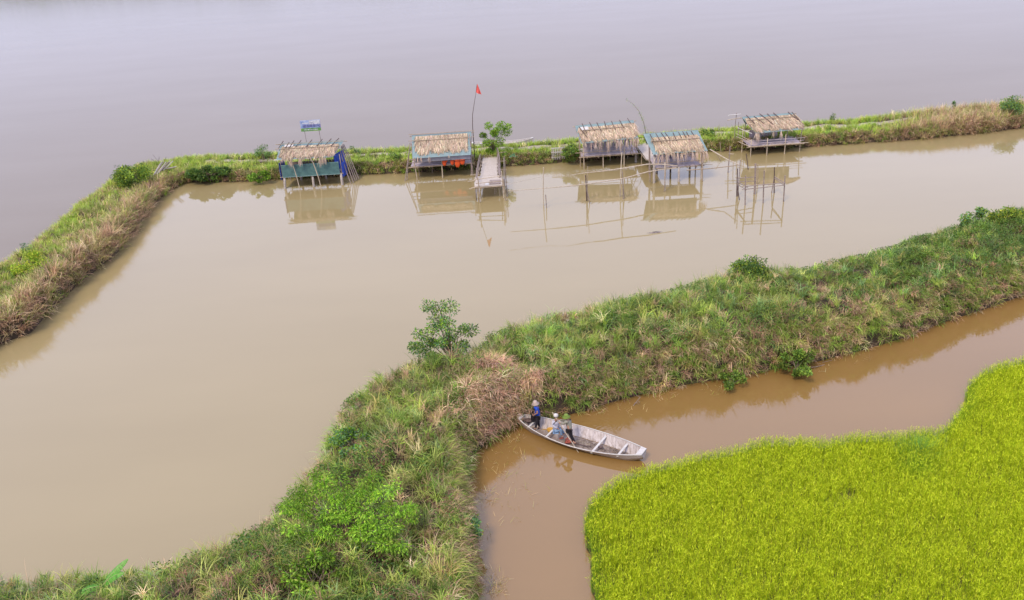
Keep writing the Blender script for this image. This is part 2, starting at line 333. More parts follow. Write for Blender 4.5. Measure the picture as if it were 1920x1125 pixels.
# colours (plain surface colours, linear)
GREEN = [(.10, .165, .022), (.145, .215, .032), (.195, .26, .045), (.125, .20, .035)]
BLUEG = [(.08, .15, .045), (.12, .20, .07), (.16, .235, .09)]
OLIVE = [(.20, .22, .06), (.26, .25, .08), (.17, .18, .05)]
DRY = [(.30, .20, .125), (.25, .165, .11), (.38, .27, .17), (.20, .125, .08)]
STRAW = [(.50, .40, .24), (.42, .33, .18)]
LIME = [(.22, .29, .035), (.17, .25, .035), (.27, .31, .06)]
def pick(n, w):                     # w: list of (weights array, palette)
    W = np.stack([np.clip(a, 1e-4, None)*np.ones(n) for a, _ in w], 1); W = np.cumsum(W/W.sum(1)[:, None], 1)
    k = (rng.random(n)[:, None] > W).sum(1); k = np.clip(k, 0, len(w)-1); c = np.zeros((n, 3))
    for i, (_, pal) in enumerate(w):
        m = k == i; c[m] = mixcol(int(m.sum()), pal)
    return c, k
# ------------------------------------------------------------------ near bank reeds
def near_grass():
    parts = []
    ncl = 8200; base, da, db, nr = near.sample(ncl, in_view(140))
    x, y = base[:, 0], base[:, 1]; px, py = project(x, y, .8)
    dry = .22+.85*gauss(x, y, [(960, 770, 1.5), (905, 735, 1.5), (1240, 695, 1.3), (1385, 690, 1.4), (1560, 610, 1.8), (1680, 590, 1.5), (780, 860, 1.3), (700, 885, 1.0), (500, 1000, 1.2), (350, 1080, 1.5), (835, 960, 1.0), (1100, 730, 1.2), (870, 1080, 1.1), (640, 790, 1.0), (1030, 760, .8)])
    dry = dry+.3*np.clip((fbm(x, y, .55, 3, 1)-.5)*4, -.5, 1)+.45*np.exp(-db/1.6)*(px > 980)*(px < 1850)
    lush = gauss(x, y, [(1050, 650, 2.5), (1000, 700, 1.5), (1330, 600, 3), (1500, 560, 3), (1620, 540, 3), (1750, 510, 5), (1880, 470, 5), (250, 1100, 1.5), (60, 1110, 2.0), (1200, 620, 2)])
    wl = [(.45+lush*.9+.5*fbm(x, y, .8, 2, 2), GREEN), (.10+lush*.5, BLUEG), (.38*np.ones(ncl), OLIVE), (np.clip(dry, 0, 2.4)*1.3, DRY), (.04+.10*np.clip(dry, 0, 1), STRAW)]
    cc, kk = pick(ncl, wl)
    per = 24; idx = np.repeat(np.arange(ncl), per); n = len(idx)
    b = base[idx]+np.c_[rng.normal(0, .075, (n, 2)), U(-.06, .08, n)+(.62*rng.random(ncl)**1.6)[idx]]; lum = np.clip(rng.normal(1, .22, ncl), .5, 1.6)[idx]*(.42+.95*fbm(x, y, 1.1, 2, 21))[idx]
    caz = U(0, 2*math.pi, ncl); az = caz[idx]+rng.normal(0, 1.8, n)
    # outward lean near the edges
    ea = np.where(da < db, -1, 1); dd = np.minimum(da, db); na = np.arctan2(nr[:, 1]*ea, nr[:, 0]*ea)
    edge = (dd < .9)[idx] & (rng.random(n) < .6); az = np.where(edge, na[idx]+rng.normal(0, .6, n), az)
    isdry = (kk[idx] >= 3); tall = (.42+1.05*fbm(x, y, .6, 2, 6)+rng.normal(0, .14, ncl))[idx]*(1-.28*np.clip((px-1430)/120, 0, 1))[idx]*np.clip(.72+dd[idx]*.5, .72, 1.1)
    L = U(.36, .95, n)*tall*np.where(isdry, .85, 1.0); lean = np.abs(rng.normal(.35, .25, n))+np.where(edge, .5, 0); curve = np.abs(rng.normal(1.35, .6, n))+np.where(edge, .4, 0)
    wd = U(.015, .032, n)*np.where(isdry, .8, 1.0)
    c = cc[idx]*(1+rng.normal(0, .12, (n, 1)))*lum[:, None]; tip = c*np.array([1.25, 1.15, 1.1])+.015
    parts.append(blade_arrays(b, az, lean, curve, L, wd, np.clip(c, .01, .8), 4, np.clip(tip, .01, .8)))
    # the dry tangle bulging over the water left of the boat
    m = 1300; base, da, db, nr = near.sample(70000, in_view(140)); g0 = gauss(base[:, 0], base[:, 1], [(935, 765, 1.1), (905, 800, .9), (955, 730, .8), (965, 790, .8), (1000, 745, .4)]); q = np.where(rng.random(len(g0)) < g0)[0][:m]; base, nr = base[q], nr[q]; m = len(q)
    ix = np.repeat(np.arange(m), 20); n2 = len(ix); cT, _ = pick(m, [(1., [(.36, .235, .16), (.29, .18, .125), (.44, .31, .22), (.22, .135, .09)]), (.08, STRAW), (.08, OLIVE)]); lm = np.clip(rng.normal(1, .28, m), .45, 1.6)[ix]; cT = np.clip(cT[ix]*lm[:, None]*(1+rng.normal(0, .12, (n2, 1))), .01, .8)
    b2 = base[ix]+np.c_[rng.normal(0, .12, (n2, 2)), U(.0, .55, n2)]; na2 = np.arctan2(nr[:, 1], nr[:, 0])[ix]+rng.normal(0, 1.3, n2)
    parts.append(blade_arrays(b2, na2, np.abs(rng.normal(.5, .4, n2)), np.abs(rng.normal(1.7, .6, n2)), U(.4, .95, n2), U(.016, .032, n2), cT, 4, np.clip(cT*1.2, 0, .8)))
    # hanging growth on the canal face
    m = 3400; base, da, db, nr = near.sample(34000, in_view(140)); q = np.where(db < 1.15)[0][:m]; base, db, nr = base[q], db[q], nr[q]; m = len(q)
    px2, _ = project(base[:, 0], base[:, 1], .8); dr = .5+.6*(fbm(base[:, 0], base[:, 1], .5, 2, 31) > .5)
    c2, k2 = pick(m, [(.55, GREEN), (.35, OLIVE), (dr, DRY), (.04, STRAW)]); ix = np.repeat(np.arange(m), 20); n2 = len(ix)
    b2 = base[ix]+np.c_[rng.normal(0, .10, (n2, 2)), U(-.02, .15, n2)]; na2 = np.arctan2(nr[:, 1], nr[:, 0])[ix]+rng.normal(0, 1.05, n2)+(rng.normal(0, .7, m))[ix]; lm = np.clip(rng.normal(1, .25, m), .5, 1.6)[ix]
    cc2 = np.clip(c2[ix]*lm[:, None]*(1+rng.normal(0, .12, (n2, 1))), .01, .8)
    parts.append(blade_arrays(b2, na2, np.abs(rng.normal(.7, .35, n2)), np.abs(rng.normal(1.6, .5, n2)), U(.25, .7, n2), U(.014, .030, n2), cc2*.92, 4, np.clip(cc2*1.2, 0, .8)))
    # fallen matted straw low down
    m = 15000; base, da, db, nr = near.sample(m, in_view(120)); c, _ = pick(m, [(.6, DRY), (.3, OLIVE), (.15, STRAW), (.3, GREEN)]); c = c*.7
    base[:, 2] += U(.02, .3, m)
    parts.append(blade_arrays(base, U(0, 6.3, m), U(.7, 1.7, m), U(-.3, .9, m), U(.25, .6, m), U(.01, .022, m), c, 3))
    # tall flowering stalks on the pond edge
    m = 1300; base, da, db, nr = near.sample(m, lambda X, Y: in_view(60)(X, Y)); c = mixcol(m, OLIVE+DRY+STRAW)
    parts.append(blade_arrays(base, U(0, 6.3, m), U(.0, .3, m), U(.1, .6, m), U(1.0, 1.7, m), U(.010, .018, m), c, 4))
    V, Fc, C = merge(parts)
    tag(arr('reed_grass', V, Fc, 'grass', col=C), 'tall green and dry brown reeds covering the near bank', 'reeds', kind='stuff')
near_grass()
def creeper():
    n = 52000; base, da, db, nr = near.sample(n*2, in_view(60)); x, y = base[:, 0], base[:, 1]
    px, py = project(x, y, .8)
    g = gauss(x, y, [(1850, 470, 6), (1700, 510, 4), (1780, 560, 3.5), (1600, 500, 1.5), (880, 1000, 1.0), (1200, 610, 1.0), (640, 830, .8), (560, 1110, 1.5), (700, 1110, 1.2), (920, 660, .8), (1150, 640, 1), (1450, 640, 1.2)])+.8*(fbm(x, y, .6, 2, 12) > .60)
    k = rng.random(n*2) < g; base = base[k][:n]; n = len(base); base[:, 2] += .25+.75*rng.random(n)**.6*(.6+.6*fbm(base[:, 0], base[:, 1], .8, 2, 4))
    d = rng.normal(0, 1, (n, 3)); d[:, 2] = rng.normal(.1, .4, n)
    V, Fc, C = leaf_arrays(base, d, U(.08, .15, n), U(.045, .085, n), mixcol(n, [(.05, .105, .018), (.08, .145, .025), (.12, .19, .04), (.06, .12, .035)]))
    tag(arr('creeper_leaves', V, Fc, 'leaf', col=C), 'low leafy creeper scrambling over the reeds of the near bank', 'creeper', kind='stuff')
creeper()
# ------------------------------------------------------------------ outer bank grass
def outer_grass():
    parts = []; ncl = 11000; base, da, db, nr = outer.sample(ncl, in_view(120)); x, y = base[:, 0], base[:, 1]; px, py = project(x, y, .5)
    keep = (path_dist(x, y) > .62) | (px < 380); base, da, db, nr, x, y, px = [q[keep] for q in (base, da, db, nr, x, y, px)]; ncl = len(base)
    left = np.clip((360-px)/80, 0, 1); right = np.clip((px-1640)/120, 0, 1); midz = 1-np.maximum(left, right)
    nz = fbm(x, y, .5, 3, 1)
    pe = np.exp(-(db/1.8)**2)
    dryL = left*(1.7*pe+.35*(nz > .5)+.35*np.exp(-(da/.9)**2)); dryR = right*(1.2+.5*nz); dryM = midz*(1.0*np.exp(-(db/.55)**2)*(.3+1.1*(fbm(x, y, .35, 2, 9) > .5)))
    dry = dryL+dryR+dryM
    limez = left*1.15*np.exp(-((da-2.2)/1.5)**2)+midz*.95+right*.35*(nz > .52)
    cc, kk = pick(ncl, [(midz*.55+left*.3+right*.1, GREEN), (.30+right*.3+left*.35, OLIVE), (limez, LIME), (dry, DRY), (.06+.10*dry, STRAW)])
    per = 13; idx = np.repeat(np.arange(ncl), per); n = len(idx); b = base[idx]+np.c_[rng.normal(0, .12, (n, 2)), U(-.05, .05, n)]
    caz = U(0, 6.3, ncl); az = caz[idx]+rng.normal(0, 1.3, n); isdry = kk[idx] >= 3
    ea = np.where(da < db, -1, 1); dd = np.minimum(da, db); na = np.arctan2(nr[:, 1]*ea, nr[:, 0]*ea); edge = (dd < .6)[idx] & (rng.random(n) < .55); az = np.where(edge, na[idx]+rng.normal(0, .6, n), az)
    hh = (.38+.52*np.clip(left*pe*1.2+right, 0, 1)+.28*fbm(x, y, .5, 2, 6))[idx]
    L = U(.5, 1.15, n)*hh*1.25; c = cc[idx]*(1+rng.normal(0, .12, (n, 1)))
    parts.append(blade_arrays(b, az, np.abs(rng.normal(.25, .25, n))+np.where(edge, .3, 0), np.abs(rng.normal(1.1, .6, n)), L, U(.022, .045, n), np.clip(c, .01, .8), 3, np.clip(c*1.2+.01, .01, .8)))
    m = 3200; base, da, db, nr = outer.sample(40000, in_view(100)); q = np.where(db < .8)[0][:m]; base, nr = base[q], nr[q]; m = len(q); px3, _ = project(base[:, 0], base[:, 1], .5); gm = ((px3 > 345) & (px3 < 1640))*1.
    c3, _ = pick(m, [(gm*.8*(fbm(base[:, 0], base[:, 1], .4, 2, 9) < .52)+.08, GREEN), (.25*np.ones(m), OLIVE), (.9-.25*gm, DRY), (.12*np.ones(m), STRAW)]); ix = np.repeat(np.arange(m), 14); n3 = len(ix)
    b3 = base[ix]+np.c_[rng.normal(0, .12, (n3, 2)), U(-.02, .2, n3)]; c3 = np.clip(c3[ix]*np.clip(rng.normal(.9, .25, m), .4, 1.5)[ix][:, None]*(1+rng.normal(0, .12, (n3, 1))), .01, .8)
    parts.append(blade_arrays(b3, np.arctan2(nr[:, 1], nr[:, 0])[ix]+rng.normal(0, .8, n3), np.abs(rng.normal(.6, .35, n3)), np.abs(rng.normal(1.4, .5, n3)), U(.3, .65, n3), U(.02, .04, n3), c3, 3))
    m = 900; base, da, db, nr = outer.sample(m, in_view(40)); c = mixcol(m, OLIVE+DRY)
    parts.append(blade_arrays(base, U(0, 6.3, m), U(0, .3, m), U(.1, .5, m), U(.7, 1.2, m), U(.012, .02, m), c, 3))
    V, Fc, C = merge(parts); tag(arr('bank_grass', V, Fc, 'grass', col=C), 'lime green and dry brown grass on the far bank behind the huts', 'grass', kind='stuff')
outer_grass()
# ------------------------------------------------------------------ rice field
rice_edge = ipts([(1122, 1240), (1118, 1150), (1112, 1100), (1103, 1030), (1098, 985), (1112, 944), (1172, 904), (1240, 886), (1300, 868), (1400, 848), (1430, 837), (1500, 838), (1540, 842), (1600, 830), (1680, 827), (1762, 816), (1795, 788), (1812, 757), (1818, 727), (1852, 700), (1925, 684), (2060, 655)])
rice_edge = resample(rice_edge, 240); rice_edge = rice_edge+.38*np.c_[fbm(rice_edge[:, 0], rice_edge[:, 1], 1.3, 3, 7)-.5, fbm(rice_edge[:, 0], rice_edge[:, 1], 1.3, 3, 8)-.5]
rice_poly = [tuple(q) for q in resample(rice_edge, 220)]+[tuple(P(2200, 900)[:2]), tuple(P(2200, 1240)[:2])]
RP = np.array(rice_poly)
def inside(x, y, poly=RP):
    r = np.zeros(len(x), bool); j = len(poly)-1
    for i in range(len(poly)):
        xi, yi = poly[i]; xj, yj = poly[j]
        if yi != yj: r ^= ((yi > y) != (yj > y)) & (x < (xj-xi)*(y-yi)/(yj-yi)+xi)
        j = i
    return r
def edge_dist(x, y):
    e = resample(rice_edge, 220); out = np.full(len(x), 9.); 
    for i in range(0, len(x), 20000): out[i:i+20000] = np.sqrt(((np.c_[x, y][i:i+20000, None]-e[None])**2).sum(2)).min(1)
    return out
def rice():
    flat('rice_field_mud', rice_poly, .03, 'mud')
    lo, hi = RP.min(0), RP.max(0); ncl = 46000
    st_ = math.sqrt((hi[0]-lo[0])*(hi[1]-lo[1])/ncl); gx, gy = np.meshgrid(np.arange(lo[0], hi[0], st_), np.arange(lo[1], hi[1], st_)); p = np.c_[gx.ravel(), gy.ravel()]; p += rng.normal(0, st_*.33, p.shape); p += .35*np.c_[fbm(p[:, 0], p[:, 1], 1, 2, 1)-.5, fbm(p[:, 0], p[:, 1], 1, 2, 2)-.5]
    p = p[inside(p[:, 0], p[:, 1])]; x, y = p[:, 0], p[:, 1]
    hole = gauss(x, y, [(1590, 905, .38), (1560, 912, .25), (1775, 975, .14)]); k = rng.random(len(x)) > hole*.9; x, y = x[k], y[k]; ncl = len(x)
    ed = edge_dist(x, y); per = 7; idx = np.repeat(np.arange(ncl), per); n = len(idx)
    hgt = (.60+.08*fbm(x, y, .8, 3, 3)+.03*fbm(x, y, 4, 2, 5))
    b = np.c_[x[idx]+rng.normal(0, .045, n), y[idx]+rng.normal(0, .045, n), np.full(n, .03)]
    az = U(0, 6.3, n); e = resample(rice_edge, 220)
    L = U(.75, 1.2, n)*hgt[idx]*1.08
    c = mixcol(n, [(.215, .285, .008), (.265, .33, .010), (.17, .245, .006), (.305, .36, .012)], .14)
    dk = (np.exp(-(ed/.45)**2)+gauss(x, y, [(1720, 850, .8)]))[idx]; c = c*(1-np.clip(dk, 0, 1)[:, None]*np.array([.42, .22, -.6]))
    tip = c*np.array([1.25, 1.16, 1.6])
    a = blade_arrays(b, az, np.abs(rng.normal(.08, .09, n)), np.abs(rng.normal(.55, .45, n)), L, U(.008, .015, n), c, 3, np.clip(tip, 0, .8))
    # drooping bright tips (young leaves bending over)
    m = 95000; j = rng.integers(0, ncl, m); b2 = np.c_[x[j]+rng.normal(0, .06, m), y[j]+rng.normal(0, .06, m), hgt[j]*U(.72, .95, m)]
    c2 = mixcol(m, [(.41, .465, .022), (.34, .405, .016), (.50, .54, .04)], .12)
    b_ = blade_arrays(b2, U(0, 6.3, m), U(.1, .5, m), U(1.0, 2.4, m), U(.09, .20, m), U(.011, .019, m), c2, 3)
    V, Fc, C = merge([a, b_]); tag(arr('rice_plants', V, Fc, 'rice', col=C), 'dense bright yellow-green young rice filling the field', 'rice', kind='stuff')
    # darker weed grass in the field
    c0 = P(1722, 850, .1); m = 900; r = np.abs(rng.normal(0, .55, m)); a0 = U(0, 6.3, m)
    b3 = np.c_[c0[0]+r*np.cos(a0)*1.2, c0[1]+r*np.sin(a0)*.7, np.full(m, .03)]
    V, Fc, C = blade_arrays(b3, a0+rng.normal(0, .8, m), U(.05, .4, m), U(.2, 1., m), U(.6, 1.0, m), U(.012, .022, m), mixcol(m, [(.10, .22, .035), (.13, .25, .05), (.20, .30, .06)]), 4)
    tag(arr('weed_grass', V, Fc, 'rice', col=C), 'darker green tuft of weed grass at the edge of the rice field', 'grass', kind='stuff')
rice()
# ------------------------------------------------------------------ shrubs and trees
SHRUB = [(.05, .11, .02), (.08, .15, .03), (.12, .20, .035), (.16, .23, .04)]
BRIGHT = [(.13, .26, .018), (.17, .30, .022), (.22, .34, .035), (.085, .19, .015)]
YEL = [(.28, .34, .03), (.22, .29, .03), (.36, .38, .05)]
DARKG = [(.04, .09, .025), (.06, .12, .035), (.09, .15, .04)]
GLAUC = [(.10, .20, .09), (.14, .25, .12), (.08, .16, .06)]
def plant(name, at, h, w, label, cat, pal, n=1500, leaf=(.10, .17), lw=.45, trunk=.03, spread=.8, lobes=9, base=.15, droop=-.1, stems=3, group=None, flat_=1., clus=.24, dep=None, at_tips=None):
    at = np.array(at, float); r = root(name, at, label, cat, group); dep = dep or w
    tips = []; mb = MB()
    for s in range(stems):
        a0 = U(0, 6.3, 1)[0]; top = at+np.array([math.cos(a0)*w*.16*(stems > 1), math.sin(a0)*dep*.16*(stems > 1), h*.62])
        b_ = at+np.array([math.cos(a0), math.sin(a0), 0])*trunk*1.5*(stems > 1)-np.array([0, 0, .15])
        midp = (b_+top)/2+rng.normal(0, .04*h, 3); mb.tube([b_, midp, top], [trunk, trunk*.75, trunk*.4], 6)
        for q in range(max(2, lobes//stems)):
            a = a0+rng.normal(0, 1.6) if stems < 3 else rng.uniform(0, 6.283); el_ = rng.uniform(base, 1.0); rr = math.sqrt(max(0, 1-(2*el_-1.05)**2))*spread
            tip = at+np.array([math.cos(a)*rr*w/2, math.sin(a)*rr*dep/2, h*(.12+.80*el_)])
            t0 = rng.uniform(.35, 1); st = b_+(top-b_)*min(t0, el_+.1)
            mm = (st+tip)/2+np.array([0, 0, .06*h])+rng.normal(0, .03*h, 3); mb.tube([st, mm, tip], [trunk*.5, trunk*.35, trunk*.15], 5); tips.append((tip, st))
    if at_tips:
        mb = MB(); tips = []; fork = at+np.array([-.05, 0, h*.16]); mb.tube([at-[0, 0, .3], at+[0, 0, .05*h], fork], [trunk*1.2, trunk, trunk*.9], 7)
        for q_ in at_tips:
            dx, dz = q_[:2]; tip = at+np.array([dx, q_[2] if len(q_) > 2 else rng.normal(0, .16*w), dz]); st = fork+(tip-fork)*rng.uniform(.0, .15)
            mm = st+(tip-st)*.5+np.array([-(tip-st)[0]*.16, 0, .08*h*(dz > .3*h)]); mb.tube([st, mm, tip], [trunk*.55, trunk*.35, trunk*.12], 5); tips.append((tip, mm))
    T = np.array([t for t, _ in tips]); S = np.array([s_ for _, s_ in tips]); k = rng.integers(0, len(T), n)
    cl = T[k]+(S[k]-T[k])*(rng.random(n)**2*.45)[:, None]
    R = min(w, h)*clus*(.6+.7*rng.random(len(T)))[k]; d = rng.normal(0, 1, (n, 3)); d /= np.linalg.norm(d, axis=1)[:, None]
    pos = cl+d*(R*rng.random(n)**.45)[:, None]*np.array([1, 1, .7*flat_]); pos[:, 2] = np.maximum(pos[:, 2], at[2]+.03)
    dd = d+np.array([0, 0, droop])+rng.normal(0, .5, (n, 3)); Ls = U(leaf[0], leaf[1], n)
    tint = (1+.25*rng.normal(0, 1, len(T)))[k]; col = np.clip(mixcol(n, pal)*np.clip(tint, .6, 1.5)[:, None], .01, .8)
    V, Fc, C = leaf_arrays(pos, dd, Ls, Ls*lw, col)
    mb.build('stem' if h < 2.6 else 'trunk', 'bark', r, True); arr('foliage' if h < 2.6 else 'crown', V, Fc, 'leaf', r, C)
    return r
def gz(px, py, z): return P(px, py, z)
plant('shrub', gz(252, 352, 1.0), 2.2, 3.7, 'big rounded dark green shrub at the bend of the far bank', 'shrub', SHRUB+YEL[:1], 6500, (.13, .2), .55, .05, .8, 30, .12, stems=4, clus=.28)
plant('shrub', gz(58, 512, 1.5), 1.6, 2.7, 'small yellow-green shrub on the left bank, nearest the picture edge', 'shrub', YEL+BRIGHT[:1], 2300, (.11, .18), .55, .03, .9, 16, .1, clus=.27)
plant('shrub', gz(395, 336, .45), 1.25, 4.8, 'wide dark leafy thicket beside the water at the bank corner', 'shrub', DARKG+SHRUB, 4200, (.14, .24), .6, .04, .95, 26, .0, dep=2.0, stems=4)
plant('shrub', gz(487, 340, .35), 1.0, 2.3, 'bright green low bush at the water edge just before the first hut', 'shrub', BRIGHT+SHRUB, 1500, (.12, .2), .55, .03, .95, 12, .0, dep=1.4)
plant('shrub', gz(497, 305, .6), 2.0, 1.7, 'upright feathery shrub behind the bank left of the first hut', 'shrub', GLAUC+SHRUB, 1000, (.10, .17), .4, .03, .8, 10, .1)
plant('sapling', gz(528, 300, .6), 1.1, .9, 'small dark sapling close by the left end of the first hut', 'sapling', DARKG, 320, (.1, .17), .5, .015, .8, 6)
plant('sapling', gz(668, 296, .6), 1.5, 1.1, 'thin grey-green sapling behind the leaning poles of the sign hut', 'sapling', GLAUC+DARKG, 260, (.1, .16), .45, .015, .9, 7, clus=.18)
plant('shrub', gz(742, 308, .5), 1.2, 2.0, 'dark green bush left of the hut with orange life jackets', 'shrub', DARKG+GREEN, 1200, (.12, .2), .5, .03, .9, 10, .0)
plant('tree', gz(925, 296, .65), 3.9, 2.9, 'small bright green tree beside the top of the wooden footbridge', 'tree', BRIGHT+GREEN, 2900, (.13, .22), .5, .05, .95, 15, .15, stems=2, clus=.155, at_tips=[((X-450)*.0085, (1050-Y)*.009) for X, Y in ((420, 670), (570, 650), (660, 690), (640, 745), (470, 740), (500, 790), (340, 790), (380, 850), (430, 890), (540, 830), (400, 960), (440, 1000), (520, 720), (480, 930))])
plant('shrub', gz(1072, 301, .45), 1.6, 1.9, 'dark green bush touching the left end of the third hut', 'shrub', GREEN+DARKG, 1500, (.12, .2), .5, .03, .9, 12, .0)
plant('sapling', gz(1328, 262, .6), 1.3, 1.3, 'small broad-leaved sapling on the bank behind the low hut roof', 'sapling', GREEN+DARKG, 500, (.12, .22), .55, .015, .9, 8)
plant('shrub', gz(1890, 224, .6), 2.6, 2.4, 'dark green shrub standing above brown grass at the far right of the bank', 'shrub', GREEN+GLAUC, 2200, (.12, .2), .5, .04, .85, 14, .1, stems=2, clus=.2)
plant('sapling', gz(1784, 222, .6), 1.9, .6, 'lone thin sapling with a leafy tip among brown grass', 'sapling', DARKG, 120, (.1, .18), .5, .015, .5, 3, .8, stems=1, clus=.3)
plant('sapling', gz(1561, 236, .6), 1.3, .6, 'small leafy sprout on the bank right of the last hut', 'sapling', DARKG+GREEN, 150, (.1, .18), .5, .015, .5, 4, .5, stems=1, clus=.4)
plant('sapling', gz(52, 482, 1.1), 1.3, .8, 'blue-green sprout on the lake side of the left bank', 'sapling', GLAUC, 260, (.1, .17), .45, .015, .7, 6, clus=.3)
plant('sapling', gz(222, 322, .8), .8, 1.0, 'dark twiggy sprig on the lake edge behind the rounded shrub', 'sapling', DARKG, 130, (.08, .14), .5, .012, .9, 6, clus=.2)
plant('tree', gz(848, 692, .9), 4.2, 3.7, 'lone small tree with open crown on the pond side of the near bank', 'tree', DARKG+GLAUC+[BRIGHT[0], (.22, .36, .04), GREEN[2], GREEN[1]], 5200, (.10, .19), .40, .07, 1.0, 24, .3, stems=3, clus=.10, at_tips=[((X-340)*.0098, (490-Y)*.0104) for X, Y in ((230, 110), (290, 135), (365, 110), (345, 180), (270, 190), (160, 260), (130, 300), (200, 320), (240, 300), (300, 260), (360, 280), (430, 250), (480, 230), (400, 330), (430, 360), (380, 400), (330, 350), (260, 370), (190, 370), (120, 395), (220, 415), (310, 220), (245, 240))])
plant('shrub', gz(1415, 542, 1.1), 2.0, 3.6, 'dense dark rounded shrub on the pond edge of the near bank', 'shrub', SHRUB+YEL[:1]+DARKG, 6500, (.11, .17), .5, .04, .78, 30, .15, dep=2.6, stems=4, clus=.30)
plant('sapling', gz(1803, 444, 1.3), 2.0, .9, 'left of two slender grey-green saplings rising from the near bank', 'sapling', GLAUC+GREEN, 800, (.12, .2), .5, .025, .7, 9, .2, stems=1, clus=.3)
plant('sapling', gz(1832, 440, 1.3), 2.1, .9, 'right of two slender grey-green saplings rising from the near bank', 'sapling', GLAUC+GREEN, 900, (.12, .2), .5, .025, .7, 9, .2, stems=1, clus=.3)
plant('shrub', gz(1890, 438, 1.3), 1.7, 2.6, 'yellowish rounded shrub at the right end of the near bank crest', 'shrub', YEL+SHRUB, 3200, (.12, .19), .5, .04, .95, 18, .05, stems=3)
plant('shrub', gz(660, 1034, 1.75), 2.7, 5.0, 'large bright green shrub with drooping leaves in the left part of the near bank', 'shrub', BRIGHT, 15000, (.08, .17), .30, .05, 1.05, 70, .08, droop=-.8, stems=7, clus=.125, dep=4.6, at_tips=[((X-650)/205+rng.normal(0, .06), max(.25, 1.5+(500-Y)/205*.62+rng.normal(0, .12)), (500-Y)/205*.8) for X, Y in ((350, 80), (420, 110), (560, 130), (200, 230), (300, 250), (130, 330), (180, 370), (430, 200), (320, 400), (470, 400), (570, 420), (650, 280), (700, 350), (760, 270), (830, 170), (860, 140), (880, 260), (780, 440), (640, 470), (860, 480), (950, 520), (1000, 400), (1030, 260), (1120, 430), (1200, 410), (1190, 500), (200, 540), (300, 600), (220, 640), (390, 610), (460, 580), (560, 620), (350, 760), (130, 830), (230, 780), (320, 830), (380, 780), (600, 830), (600, 920), (700, 700), (800, 620), (900, 620), (1000, 730), (1050, 600), (1100, 700), (720, 800), (480, 700), (250, 330), (520, 300), (740, 560), (430, 480))])
plant('shrub', gz(600, 1100, 2.0), 1.3, 2.2, 'low bright leafy bush at the bottom edge below the drooping shrub', 'shrub', BRIGHT+GREEN, 1900, (.12, .22), .36, .03, 1.0, 12, .1, droop=-.5, clus=.2)
plant('shrub', gz(872, 1010, .5), .9, 1.5, 'low blue-green bush leaning over the brown canal', 'shrub', GLAUC+LIME[:1], 1500, (.1, .17), .5, .02, .95, 10, .0)
plant('shrub', gz(1195, 618, 1.5), 1.1, 2.0, 'pale green soft bush among the reeds above the boat', 'shrub', GLAUC+[(.12, .26, .07)], 2000, (.1, .17), .5, .02, .95, 12, .0)
plant('shrub', gz(1497, 697, .3), 1.0, 2.2, 'green leafy bush overhanging the canal', 'shrub', GREEN+SHRUB, 2000, (.11, .18), .6, .02, .95, 12, .0)
plant('shrub', gz(1372, 724, .15), .7, 1.4, 'small green bush at the canal edge left of the larger overhanging one', 'shrub', GREEN+SHRUB, 900, (.1, .17), .6, .02, .95, 9, .0)
plant('shrub', gz(655, 845, 1.4), 1.0, 1.7, 'fresh green leafy bush in the middle of the narrow reed bank', 'shrub', BRIGHT[:2]+GLAUC, 1500, (.1, .18), .5, .02, .95, 10, .0)
plant('shrub', gz(925, 672, .8), 1.0, 1.6, 'dark leafy bush on the pond edge right of the lone tree', 'shrub', DARKG+GREEN, 1300, (.1, .17), .55, .02, .95, 10, .0)
# bare twigs
for px, py, z, h, lb in ((302, 314, .5, 1.6, 'bare forked twig at the lake edge behind the pole pile'), (1906, 214, .6, 1.9, 'bare thin stalk at the right picture edge behind the dark shrub')):
    r = root('dead_branch', gz(px, py, z), lb, 'branch'); mb = MB(); b_ = gz(px, py, z)
    for k in range(5): mb.pole(b_+[0, 0, .3*k*h/5], b_+[rng.normal(0, .5), rng.normal(0, .3), h*rng.uniform(.6, 1)], .015, .04, 4)
    mb.build('twigs', 'dark_wood', r)
# leaning bamboo stalk behind third hut
r = root('bamboo_plant', P(1213, 262, .6), 'thin arching bamboo stalk rising behind the third hut', 'plant'); mb = MB()
stalk = [P(1213, 262, .6), Q(1207, 230, 90.5), Q(1198, 208, 90.6), Q(1186, 194, 90.8), Q(1172, 186, 91)]
mb.tube(stalk, [.03, .025, .018, .012, .006], 5); mb.build('stem', 'bark', r)
n = 260; k = rng.integers(0, 4, n); t = rng.random(n)[:, None]; S_ = np.array(stalk); pos = S_[k]*(1-t)+S_[k+1]*t+rng.normal(0, .10, (n, 3)); mlow = rng.random(n) < np.where(k < 2, 1, .3); pos = pos[mlow]; n = len(pos)
V, Fc, C = leaf_arrays(pos, rng.normal(0, 1, (n, 3)), U(.1, .2, n), U(.02, .04, n), mixcol(n, GLAUC+LIME)); arr('foliage', V, Fc, 'leaf', r, C)
